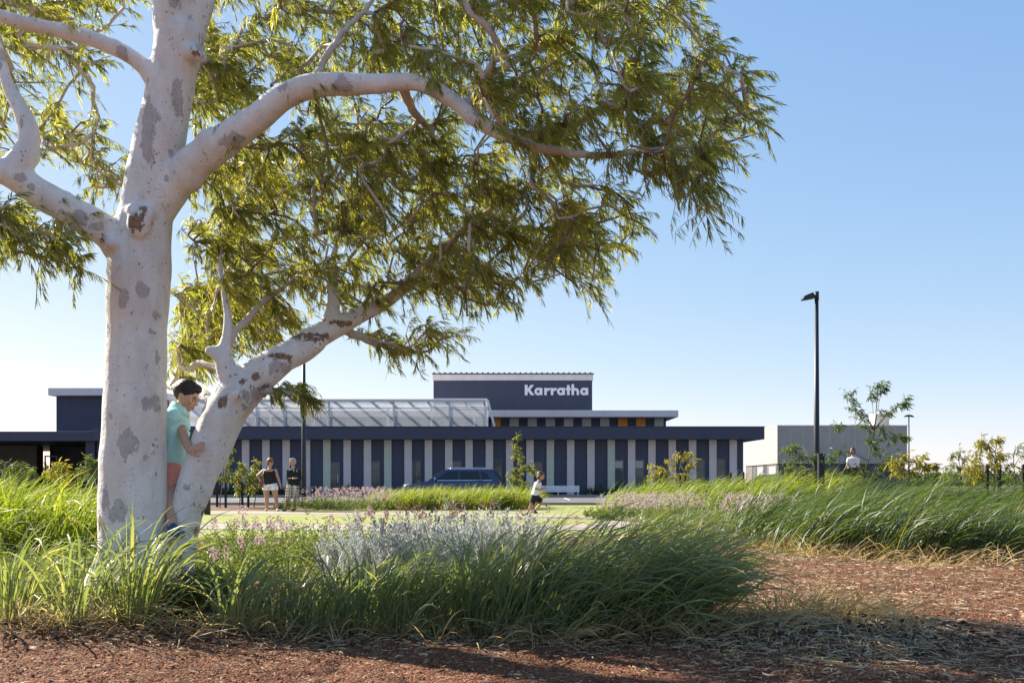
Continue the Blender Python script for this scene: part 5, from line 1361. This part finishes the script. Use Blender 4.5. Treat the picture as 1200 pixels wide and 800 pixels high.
def hand(mb, w, d, nrm, k=1.0, curl=.35, thumb=1):
    """w wrist, d along the hand, nrm out of the back of the hand"""
    d = Vector(d).normalized(); nrm = Vector(nrm); nrm = (nrm - d * nrm.dot(d)).normalized(); s = d.cross(nrm)
    mb.ell(w + d * .038 * k, (.030 * k, .042 * k, .013 * k), Matrix((s, d, nrm)).transposed(), 14, 10)
    for i, (off, L) in enumerate(((-.022, .052), (-.0075, .060), (.0075, .056), (.021, .044))):
        p = w + d * .068 * k + s * off * k; a = d + s * off * 5
        q = p + (a - nrm * curl * .6).normalized() * L * .5 * k; e = q + (a - nrm * curl * 1.5).normalized() * L * .5 * k
        cap(mb, p, q, .0078 * k, .0072 * k, 8); cap(mb, q, e, .0072 * k, .0058 * k, 8)
    p = w + d * .022 * k + s * thumb * -.026 * k; q = p + (d * .6 - s * thumb * .75 - nrm * .2).normalized() * .03 * k; e = q + (d * .9 - s * thumb * .3 - nrm * .4).normalized() * .026 * k
    cap(mb, p, q, .0105 * k, .009 * k, 8); cap(mb, q, e, .009 * k, .007 * k, 8)
def shoe(mb, ank, toe, k=1.0):
    a = Vector(ank); t_ = Vector(toe); d = (t_ - a); d.z = 0; d.normalize(); s = Vector((-d.y, d.x, 0))
    Mx = Matrix((s, d, Vector((0, 0, 1)))).transposed()
    mb.ell(t_ - d * .05 * k + Vector((0, 0, .005)), (.042 * k, .085 * k, .036 * k), Mx); mb.ell(a - d * .005 * k - Vector((0, 0, .02 * k)), (.036 * k, .055 * k, .05 * k), Mx)
    mb.tube([a - Vector((0, 0, .03 * k)), t_ - d * .07 * k], [.042 * k, .036 * k], 10)

# ---------------- the boy in the fork
D = 7.8
boy = thing('person', tuple(P(200, 632, 7.5)), 'boy in a mint polo shirt and coral shorts climbing in the gum\'s fork', 'person')
hc = P(218.5, 464, 7.80); fd = Vector((.92, -.12, -.38)); hs = .236
neck0, neck1 = P(209, 487, 7.80), P(214.5, 474, 7.80)
mb = MB(); head(mb, hc, fd, hs, (.18, 0, 1))
cap(mb, neck0, neck1, .050, .046, 14)
side = Vector((.15, -1, 0))
shn, shf = P(202, 489, 7.67), P(208, 488, 7.93)
frus(mb, P(205, 492, 7.8), P(199, 528, 7.8), (.15, .088), (.125, .082), side); mb.ell(P(205, 490, 7.8), (.10, .15, .05)); frus(mb, P(199, 526, 7.8), P(197, 556, 7.8), (.125, .085), (.14, .095), side)
cap(mb, shn, P(190, 502, 7.74), .044, .036); cap(mb, P(190, 502, 7.74), P(172, 500, 7.86), .036, .026); hand(mb, P(172, 500, 7.86), (-1, 0, 0), (0, 1, 0))
elb, wri = P(214.5, 509, 7.62), P(222, 527.5, 7.43)
cap(mb, shf, elb, .046, .038); cap(mb, elb, P(218.5, 520, 7.50), .036, .033); cap(mb, P(218.5, 520, 7.50), wri, .033, .024)
hand(mb, wri, P(236.5, 522, 7.385) - wri, (-.25, -.9, .25), 1.12, .12, -1)
hipn, hipf = P(199, 556, 7.73), P(195, 556, 7.88)
kn, an = P(201, 592, 7.545), P(201.5, 616, 7.40)
cap(mb, hipn, kn, .075, .05, 14); cap(mb, kn, kn.lerp(an, .35), .05, .045, 12); cap(mb, kn.lerp(an, .35), an, .045, .032, 12)
kf, af = P(190, 590, 7.92), P(186, 620, 7.9)
cap(mb, hipf, kf, .075, .05, 14); cap(mb, kf, af, .048, .032, 12)
remesh(mb, 'body', .0052, M['skin_boy'], boy, None, 4, .4)
face(boy, hc, fd, hs, (.18, 0, 1))
f_, u_, r_, Mx_ = basis(fd, (.18, 0, 1))
mb = MB()
mb.ell(hc + u_ * .165 * hs - f_ * .085 * hs, (.372 * hs, .445 * hs, .40 * hs), Mx_, 20, 14); mb.ell(hc + u_ * .385 * hs + f_ * .16 * hs, (.25 * hs, .25 * hs, .13 * hs), Mx_); mb.ell(hc + u_ * .31 * hs + f_ * .31 * hs, (.19 * hs, .11 * hs, .085 * hs), Mx_)
for k in range(46):
    v = Vector(rng.normal(0, 1, 3)); v.z = abs(v.z) + .35; v.normalize()
    mb.ell(hc + u_ * .20 * hs - f_ * .05 * hs + Mx_ @ Vector((v.x * .325 * hs, v.y * .38 * hs, v.z * .315 * hs)), (.03 * hs, .08 * hs, .022 * hs), Mx_)
remesh(mb, 'hair', .006, M['hair_dark'], boy, None, 3, .4)
# polo shirt
mb = MB()
mb.ell(P(204.5, 490.5, 7.8), (.112, .150, .062)); frus(mb, P(204.5, 490, 7.8), P(206, 504, 7.8), (.155, .108), (.155, .112), side); frus(mb, P(206, 503, 7.8), P(202, 524, 7.8), (.155, .112), (.150, .100), side)
frus(mb, P(202, 523, 7.8), P(198.5, 545.5, 7.8), (.150, .100), (.158, .108), side)
frus(mb, P(203, 487, 7.68), P(193.5, 499.5, 7.70), (.066, .066), (.062, .062), side); mb.ell(P(203, 488, 7.69), (.068,) * 3)
frus(mb, P(208, 488, 7.92), P(211.5, 501, 7.80), (.060, .060), (.054, .054), side); mb.ell(P(208, 488, 7.92), (.066,) * 3)
# soft folds
for k in range(7):
    y0 = random.uniform(508, 540); mb.tube([P(196 + random.uniform(-2, 3), y0, 7.675), P(204 + random.uniform(-2, 4), y0 - random.uniform(3, 9), 7.69), P(211, y0 - random.uniform(6, 14), 7.73)], [.004, .011, .004], 8)
remesh(mb, 'polo_shirt', .007, M['mint'], boy, None, 4, .5)
# collar: a standing band round the neck with two points
mb = MB(); n = 22; ca, cb = P(208.8, 485.5, 7.8), P(212.5, 472.5, 7.8); ax = (cb - ca).normalized(); s1 = ax.cross(Vector((0, 1, 0))).normalized(); s2 = Vector((0, 1, 0))
vs = []
for p, ra, rb in ((ca, .092, .094), (cb, .068, .070), (cb, .062, .064), (ca, .084, .086)):
    for k in range(n):
        a = 2 * math.pi * k / n; dip = .03 * max(0, -math.cos(a)) if p is cb else 0
        vs.append(p + s1 * math.cos(a) * ra + s2 * math.sin(a) * rb - ax * (.028 * max(0, math.cos(a + math.pi)) if p is cb and s1.x < 0 else (.028 * max(0, math.cos(a)) if p is cb else 0)))
mb.add(vs, [(j * n + k, j * n + (k + 1) % n, ((j + 1) % 4) * n + (k + 1) % n, ((j + 1) % 4) * n + k) for j in range(4) for k in range(n)], True)
mb.build('collar', M['mint'], boy)
mb = MB()
for q_ in ((215.5, 493), (215.2, 499)): mb.ell(P(q_[0], q_[1], 7.702), (.006, .003, .006))
mb.build('button', M['white_cloth'], boy)
mb = MB(); mb.ell(P(198, 549, 7.8), (.112, .155, .08)); frus(mb, P(199, 547, 7.73), P(201, 573, 7.66), (.090, .088), (.082, .082), side); frus(mb, P(196, 548, 7.88), P(194, 573, 7.88), (.090, .088), (.085, .085), side)
remesh(mb, 'shorts', .008, M['coral'], boy, None, 4, .5)
mb = MB(); shoe(mb, an + Vector((.01, -.01, .0)), P(213, 626, 7.335), .9); o = remesh(mb, 'shoe', .006, M['blue_shoe'], boy, None, 3)
mb = MB(); shoe(mb, af, P(196, 628, 7.86), .88); remesh(mb, 'shoe', .006, M['blue_shoe'], boy, None, 3)

# ---------------- two women on the path
d = 31.8; K = d / F
def Q(px, py, dd=0): return P(px, py, d + dd)
wa = thing('person', (GX(318, d), d, 0), 'woman in black singlet and white shorts, hand on hip, wearing dark glasses', 'person')
f = Vector((.86, -.5, -.08)); hc = Q(317.2, 541.2); hs = .235
mb = MB(); head(mb, hc, f, hs); cap(mb, Q(316.3, 550), Q(316.6, 545), .062, .055)
sd = Vector((1, 0, 0))
mb.ell(Q(316.2, 551), (.21, .12, .07)); frus(mb, Q(316.2, 550.5), Q(316, 562), (.20, .125), (.185, .13), sd); frus(mb, Q(316, 561), Q(316.6, 571), (.185, .13), (.225, .15), sd)
cap(mb, Q(309.6, 551), Q(301.6, 557.2, -.02), .058, .045); cap(mb, Q(301.6, 557.2, -.02), Q(307, 565, -.12), .044, .03); hand(mb, Q(307, 565, -.12), (.8, -.1, -.5), (-.3, -.9, 0), .95)
cap(mb, Q(322.8, 551), Q(326.6, 561.4, -.02), .056, .044); cap(mb, Q(326.6, 561.4, -.02), Q(329, 569.5, -.08), .042, .03); hand(mb, Q(329, 569.5, -.08), (.15, -.1, -1), (1, -.3, 0), .95)
for hx_, kx, ax_ in ((312, 312.6, 312.8), (321.2, 323.4, 325.2)):
    cap(mb, Q(hx_, 571), Q(kx, 583.4), .115, .07, 14); cap(mb, Q(kx, 583.4), Q(kx * .6 + ax_ * .4, 587.5), .068, .068, 12); cap(mb, Q(kx * .6 + ax_ * .4, 587.5), Q(ax_, 595.6), .068, .042, 12)
remesh(mb, 'body', .012, M['skin'], wa, None, 4, .4)
f1, u1, r1, X1 = basis(f)
mb = MB(); mb.ell(hc + u1 * .16 * hs - f1 * .1 * hs, (.44 * hs, .49 * hs, .46 * hs), X1); mb.ell(hc - u1 * .16 * hs - f1 * .22 * hs, (.43 * hs, .34 * hs, .36 * hs), X1); mb.ell(hc + u1 * .40 * hs + f1 * .14 * hs, (.28 * hs, .26 * hs, .13 * hs), X1)
for k in range(26):
    v = Vector(rng.normal(0, 1, 3)).normalized()
    if v.y > .3 and v.z < .5: continue
    mb.ell(hc + u1 * .08 * hs - f1 * .12 * hs + X1 @ Vector((v.x * .38 * hs, v.y * .42 * hs, v.z * .42 * hs)), (.09 * hs,) * 3)
remesh(mb, 'hair', .012, M['hair_red'], wa, None, 2, .4)
mb = MB(); mb.ell(hc + f1 * .37 * hs + u1 * .02 * hs + r1 * .15 * hs, (.13 * hs, .06 * hs, .09 * hs), X1); mb.ell(hc + f1 * .37 * hs + u1 * .02 * hs - r1 * .15 * hs, (.13 * hs, .06 * hs, .09 * hs), X1)
for k in (-1, 1): mb.tube([hc + f1 * .36 * hs + r1 * k * .26 * hs + u1 * .03 * hs, hc + r1 * k * .37 * hs + u1 * .02 * hs], [.02 * hs] * 2, 6)
mb.build('sunglasses', M['dark'], wa)
mb = MB(); mb.ell(Q(316, 553.5), (.205, .135, .09)); frus(mb, Q(316, 552.5), Q(316, 562), (.215, .15), (.20, .15), sd); frus(mb, Q(316, 561.5), Q(316.4, 567.6), (.20, .15), (.225, .165), sd)
for x in (311.6, 320.4): mb.tube([Q(x, 554, -.09), Q(x + (316 - x) * .1, 549.2, -.03), Q(x, 553, .1)], [.05, .045, .05], 8)
remesh(mb, 'singlet', .012, M['black_cloth'], wa, None, 2, .4)
mb = MB(); frus(mb, Q(316.4, 566.3), Q(316.8, 570.5), (.222, .16), (.24, .172), sd); frus(mb, Q(312.2, 569.5), Q(312.1, 574), (.128, .15), (.128, .135), sd); frus(mb, Q(321.2, 569.5), Q(321.6, 574), (.128, .15), (.128, .135), sd)
remesh(mb, 'white_shorts', .014, M['white_cloth'], wa, None, 3, .5)
mb = MB(); mb.prism([(304, 562.5), (308.6, 561.5), (309, 570.8), (303.2, 571.4)], lambda a, b: tuple(Q(a, b, -.20)), lambda a, b: tuple(Q(a, b, -.10))); b_ = mb.build('shoulder_bag', M['brown_leather'], wa); bevel(b_, .02)
mb = MB(); mb.tube([Q(306, 562.5, -.15), Q(308.5, 556, -.17), Q(309.6, 549.4, -.02), Q(309, 556, .14)], [.014] * 4, 6); mb.build('bag_strap', M['brown_leather'], wa)
for ax_ in (312.8, 325.2):
    mb = MB(); shoe(mb, Q(ax_, 595.4), Q(ax_ + (.3 if ax_ > 320 else -1.6), 597.6, -.15), 1.0); remesh(mb, 'shoe', .012, M['sole'], wa, None, 2)

wb = thing('person', (GX(343, d), d, 0), 'woman in black top and checked skirt with folded arms, facing her friend', 'person')
f = Vector((-.85, -.52, -.03)); hc = Q(342.6, 541); hs = .23
mb = MB(); head(mb, hc, f, hs); cap(mb, Q(344, 549), Q(343.4, 545), .056, .05)
mb.ell(Q(344.5, 551), (.19, .11, .06)); frus(mb, Q(344.4, 550.5), Q(344, 565), (.18, .115), (.18, .13), sd); frus(mb, Q(344, 564), Q(343, 575), (.18, .13), (.20, .14), sd)
cap(mb, Q(338, 551.5), Q(337.5, 561, -.02), .05, .04); cap(mb, Q(337.5, 561, -.02), Q(343.5, 560.5, -.22), .04, .03); hand(mb, Q(343.5, 560.5, -.22), (1, -.1, .2), (0, -1, .2), .9)
cap(mb, Q(350.6, 551.5), Q(351.5, 561, -.02), .05, .04); cap(mb, Q(351.5, 561, -.02), Q(347, 559.6, -.24), .04, .03); hand(mb, Q(347, 559.6, -.24), (-1, -.1, -.05), (0, -1, .2), .9)
for kx, ax_ in ((337.8, 334.6), (345.6, 345.2)):
    cap(mb, Q((kx + 342) / 2, 573), Q(kx, 583), .09, .062, 12); cap(mb, Q(kx, 583), Q(kx * .6 + ax_ * .4, 588), .062, .06, 12); cap(mb, Q(kx * .6 + ax_ * .4, 588), Q(ax_, 595.6), .06, .038, 12)
remesh(mb, 'body', .012, M['skin'], wb, None, 4, .4)
f1, u1, r1, X1 = basis(f)
mb = MB(); mb.ell(hc + u1 * .15 * hs - f1 * .12 * hs, (.385 * hs, .44 * hs, .42 * hs), X1); mb.ell(hc - u1 * .15 * hs - f1 * .26 * hs, (.33 * hs, .24 * hs, .28 * hs), X1); mb.ell(hc + u1 * .38 * hs + f1 * .15 * hs, (.27 * hs, .24 * hs, .13 * hs), X1)
for k in range(18):
    v = Vector(rng.normal(0, 1, 3)).normalized()
    if v.y > .2 and v.z < .5: continue
    mb.ell(hc + u1 * .1 * hs - f1 * .12 * hs + X1 @ Vector((v.x * .36 * hs, v.y * .4 * hs, v.z * .4 * hs)), (.085 * hs,) * 3)
remesh(mb, 'hair', .012, M['hair_ash'], wb, None, 2, .4)
mb = MB(); mb.ell(Q(344.4, 551.2), (.205, .13, .075)); frus(mb, Q(344.4, 550.5), Q(344.2, 562), (.20, .135), (.195, .145), sd); frus(mb, Q(344.2, 561.5), Q(343.6, 568.6), (.195, .145), (.205, .155), sd)
for a_, b_, c_ in (((338, 551.2), (337.4, 561), (342.6, 560.8)), ((350.6, 551.2), (351.6, 561), (348.4, 560))):
    cap(mb, Q(*a_), Q(b_[0], b_[1], -.02), .066, .056); frus(mb, Q(b_[0], b_[1], -.02), Q(c_[0], c_[1], -.2), (.054, .054), (.045, .045), (0, 0, 1))
remesh(mb, 'black_top', .014, M['black_cloth'], wb, None, 3, .5)
mb = MB()
for k in range(26):
    a_ = random.uniform(-.9, 1.0); mb.ell(Q(344.3 + a_ * 5.2, 551.2 + random.uniform(-.6, 2.6) - abs(a_) * .6, -.125 + abs(a_) * .04), (.018, .012, .016))
mb.build('shoulder_print', M['white_cloth'], wb)
mb = MB(); frus(mb, Q(343.6, 567.6), Q(342.8, 573), (.20, .155), (.215, .165), sd); frus(mb, Q(342.8, 572.5), Q(341.8, 583.6), (.215, .165), (.205, .16), sd); remesh(mb, 'skirt', .014, M['skirt'], wb, None, 3, .5)
for ax_ in (334.6, 345.2):
    mb = MB(); shoe(mb, Q(ax_, 595.6), Q(ax_ - 3.2, 597.8, -.09), .98); remesh(mb, 'shoe', .012, M['brown_leather'], wb, None, 2)

# ---------------- running child
d = 26.8
rc = thing('person', (GX(624, d), d, 0), 'small child in white tee and black shorts running across the lawn', 'person')
f = Vector((.97, -.12, -.12)); hc = Q(634, 557.2); hs = .215
mb = MB(); head(mb, hc, f, hs); cap(mb, Q(631.2, 564), Q(632.6, 561), .045, .042)
sdy = Vector((0, 1, 0))
frus(mb, Q(630.6, 565.5), Q(628.4, 575), (.125, .085), (.115, .085), sdy); mb.ell(Q(630.6, 565.5), (.09, .13, .05)); frus(mb, Q(628.4, 574), Q(626.6, 582), (.115, .085), (.12, .09), sdy)
cap(mb, Q(630.2, 566.5, -.13), Q(627.2, 572.6, -.16), .036, .03); cap(mb, Q(627.2, 572.6, -.16), Q(634.6, 573.8, -.13), .03, .022); hand(mb, Q(634.6, 573.8, -.13), (1, 0, .15), (0, -1, .2), .72, .8)
cap(mb, Q(631.4, 566.2, .13), Q(633.6, 572.4, .16), .036, .03); cap(mb, Q(633.6, 572.4, .16), Q(638, 570.8, .14), .03, .022); hand(mb, Q(638, 570.8, .14), (1, 0, .3), (0, 1, .2), .72, .8)
cap(mb, Q(626.4, 581, -.06), Q(622.6, 591.4, -.07), .066, .046); cap(mb, Q(622.6, 591.4, -.07), Q(618.2, 600.6, -.08), .044, .03)
cap(mb, Q(627.6, 581, .07), Q(634.8, 588.6, .08), .066, .046); cap(mb, Q(634.8, 588.6, .08), Q(627.4, 597, .1), .044, .03)
remesh(mb, 'body', .010, M['skin'], rc, None, 4, .4)
f1, u1, r1, X1 = basis(f)
mb = MB(); mb.ell(hc + u1 * .14 * hs - f1 * .12 * hs, (.41 * hs, .46 * hs, .44 * hs), X1); mb.ell(hc - u1 * .2 * hs - f1 * .28 * hs, (.36 * hs, .26 * hs, .32 * hs), X1); mb.ell(hc + u1 * .36 * hs + f1 * .18 * hs, (.28 * hs, .24 * hs, .15 * hs), X1)
for k in range(34):
    v = Vector(rng.normal(0, 1, 3)).normalized()
    if v.y > .15 and v.z < .5: continue
    mb.ell(hc + u1 * .06 * hs - f1 * .14 * hs + X1 @ Vector((v.x * .4 * hs, v.y * .44 * hs, v.z * .46 * hs)), (.10 * hs,) * 3)
remesh(mb, 'hair', .010, M['hair_brown'], rc, None, 2, .4)
face(rc, hc, f, hs)
mb = MB(); mb.ell(Q(630.6, 566), (.098, .135, .055)); frus(mb, Q(630.6, 565.5), Q(629, 573), (.138, .10), (.135, .102), sdy); frus(mb, Q(629, 572.6), Q(626.8, 580.4), (.135, .102), (.145, .112), sdy)
frus(mb, Q(630.4, 565.8, -.12), Q(628.2, 570.6, -.15), (.055, .055), (.05, .05), sdy); frus(mb, Q(631.4, 565.8, .12), Q(632.8, 570.4, .15), (.055, .055), (.05, .05), sdy)
remesh(mb, 'white_tee', .011, M['white_cloth'], rc, None, 3, .5)
mb = MB(); frus(mb, Q(627.4, 578), Q(626.6, 583), (.14, .108), (.145, .118), sdy); frus(mb, Q(626.4, 581, -.06), Q(623.4, 590, -.07), (.085, .09), (.08, .08), sdy); frus(mb, Q(627.4, 581.4, .07), Q(634.2, 587.6, .08), (.085, .09), (.08, .08), sdy)
remesh(mb, 'black_shorts', .011, M['black_cloth'], rc, None, 3, .5)
mb = MB(); shoe(mb, Q(618.2, 600.8, -.08), Q(622.6, 604.4, -.09), .8); remesh(mb, 'shoe', .010, M['teal_shoe'], rc, None, 2)
mb = MB(); shoe(mb, Q(627.2, 597.2, .1), Q(629.6, 600.6, .1), .8); remesh(mb, 'shoe', .010, M['teal_shoe'], rc, None, 2)

# ---------------- figure half hidden by the dark sapling
d = 33.0; zb_ = float(hz(GX(1000, d), d))
fg = thing('person', (GX(1000, d), d, zb_), 'person in white top and dark trousers half hidden behind the dark sapling', 'person')
f = Vector((-.75, -.62, -.15)); hc = Q(999, 528.4); hs = .22
fy = YH + (HC - zb_) * F / d
mb = MB(); head(mb, hc, f, hs); cap(mb, Q(999.6, 535), Q(999.2, 531.6), .052, .046)
frus(mb, Q(999.6, 536), Q(999.8, 546), (.17, .11), (.155, .115), sd); mb.ell(Q(999.6, 536.6), (.18, .105, .055)); frus(mb, Q(999.8, 545), Q(1000.2, 552), (.155, .115), (.18, .13), sd)
cap(mb, Q(994.4, 537.5), Q(993, 545, -.03), .042, .036); cap(mb, Q(993, 545, -.03), Q(990.6, 549, -.22), .035, .026); hand(mb, Q(990.6, 549, -.22), (-.5, -.6, -.3), (0, -.3, 1), .85)
cap(mb, Q(1005, 537.5), Q(1006.6, 546), .042, .036); cap(mb, Q(1006.6, 546), Q(1008.4, 553, -.03), .035, .026); hand(mb, Q(1008.4, 553, -.03), (.2, 0, -1), (1, 0, 0), .85)
for hx_, ax_ in ((997, 996.6), (1003.2, 1003.6)):
    cap(mb, Q(hx_, 552), Q(ax_, 564), .085, .06); cap(mb, Q(ax_, 564), Q(ax_, fy - 2.4), .056, .036)
remesh(mb, 'body', .013, M['skin'], fg, None, 4, .4)
f1, u1, r1, X1 = basis(f)
mb = MB(); mb.ell(hc + u1 * .15 * hs - f1 * .12 * hs, (.39 * hs, .45 * hs, .43 * hs), X1); mb.ell(hc - u1 * .25 * hs - f1 * .28 * hs, (.33 * hs, .22 * hs, .34 * hs), X1); remesh(mb, 'hair', .012, M['hair_brown'], fg, None, 2, .4)
mb = MB(); mb.ell(Q(999.6, 537), (.19, .12, .065)); frus(mb, Q(999.6, 536.4), Q(1000, 548), (.185, .125), (.185, .135), sd)
frus(mb, Q(994.6, 536.6), Q(993.4, 542), (.06, .06), (.056, .056), sd); frus(mb, Q(1005, 536.6), Q(1006, 542), (.06, .06), (.056, .056), sd); remesh(mb, 'white_top', .014, M['white_cloth'], fg, None, 3, .5)
mb = MB(); frus(mb, Q(1000, 546.6), Q(1000.2, 553), (.18, .132), (.195, .15), sd)
for hx_, ax_ in ((996.9, 996.6), (1003.3, 1003.6)): frus(mb, Q(hx_, 552), Q(ax_, 566), (.105, .115), (.085, .09), sd)
remesh(mb, 'dark_trousers', .014, M['black_cloth'], fg, None, 3, .5)
mb = MB(); mb.prism([(1008, 554.5), (1014.5, 554), (1015.5, 562), (1007.6, 562.4)], lambda a, b: tuple(Q(a, b, -.10)), lambda a, b: tuple(Q(a, b, .04))); mb.tube([Q(1008.6, 555, -.03), Q(1010, 551.4, -.03), Q(1013.6, 554.6, -.03)], [.012] * 3, 6)
tag(mb.build('handbag', M['dark'], None, tuple(Q(1011, 562))), 'black handbag carried by the person behind the dark sapling', 'bag')
for ax_ in (996.6, 1003.6):
    mb = MB(); shoe(mb, Q(ax_, fy - 2.6), Q(ax_ - 3, fy - .8, -.12), 1.0); remesh(mb, 'shoe', .013, M['sole'], fg, None, 2)
# ================================================================== LIGHT, SKY, CAMERA
w = bpy.data.worlds.new('World'); scene.world = w; w.use_nodes = True
nt = w.node_tree
for n in list(nt.nodes): nt.nodes.remove(n)
SUN_EL, SUN_TO = R(33), Vector((-.81, .586))          # towards the sun, seen from above
sky = nt.nodes.new('ShaderNodeTexSky'); sky.sky_type = 'NISHITA'; sky.sun_disc = False
sky.sun_elevation = SUN_EL; sky.sun_rotation = math.atan2(SUN_TO.x, SUN_TO.y)
sky.altitude = 0; sky.air_density = .7; sky.dust_density = .2; sky.ozone_density = 2.0
bg = nt.nodes.new('ShaderNodeBackground'); bg.inputs[1].default_value = .107
out = nt.nodes.new('ShaderNodeOutputWorld')
# film-like shoulder on the sky's own radiance, channel by channel
sp = nt.nodes.new('ShaderNodeSeparateColor'); cb = nt.nodes.new('ShaderNodeCombineColor'); nt.links.new(sky.outputs[0], sp.inputs[0])
for i, (k, g) in enumerate(((.90, .75), (1.18, .52), (1.99, .25))):
    nt.links.new(mth(nt, 'MULTIPLY', mth(nt, 'POWER', sp.outputs[i], g), k), cb.inputs[i])
nt.links.new(cb.outputs[0], bg.inputs[0]); nt.links.new(bg.outputs[0], out.inputs[0])
sl = bpy.data.lights.new('sun', 'SUN'); sl.energy = 4.3; sl.angle = R(.53); sl.color = (1, .92, .80)
so = bpy.data.objects.new('sun', sl); COL.objects.link(so)
to = Vector((SUN_TO.x * math.cos(SUN_EL), SUN_TO.y * math.cos(SUN_EL), math.sin(SUN_EL)))
so.rotation_euler = to.to_track_quat('Z', 'Y').to_euler(); so.location = (-20, 10, 20)
cam = bpy.data.cameras.new('camera'); co = bpy.data.objects.new('camera', cam); COL.objects.link(co)
co.location = (0, 0, HC); co.rotation_euler = (R(90), 0, 0)
cam.sensor_width = 36; cam.lens = 36 * F / 1200; cam.shift_y = 160 / 1200
cam.clip_start = .1; cam.clip_end = 8000
scene.camera = co
scene.view_settings.view_transform = 'Standard'; scene.view_settings.look = 'None'
scene.view_settings.exposure = 1.58; scene.view_settings.gamma = 1; scene.view_settings.use_curve_mapping = False
scene.cycles.use_denoising = True
scene.cycles.max_bounces = 8; scene.cycles.transparent_max_bounces = 12
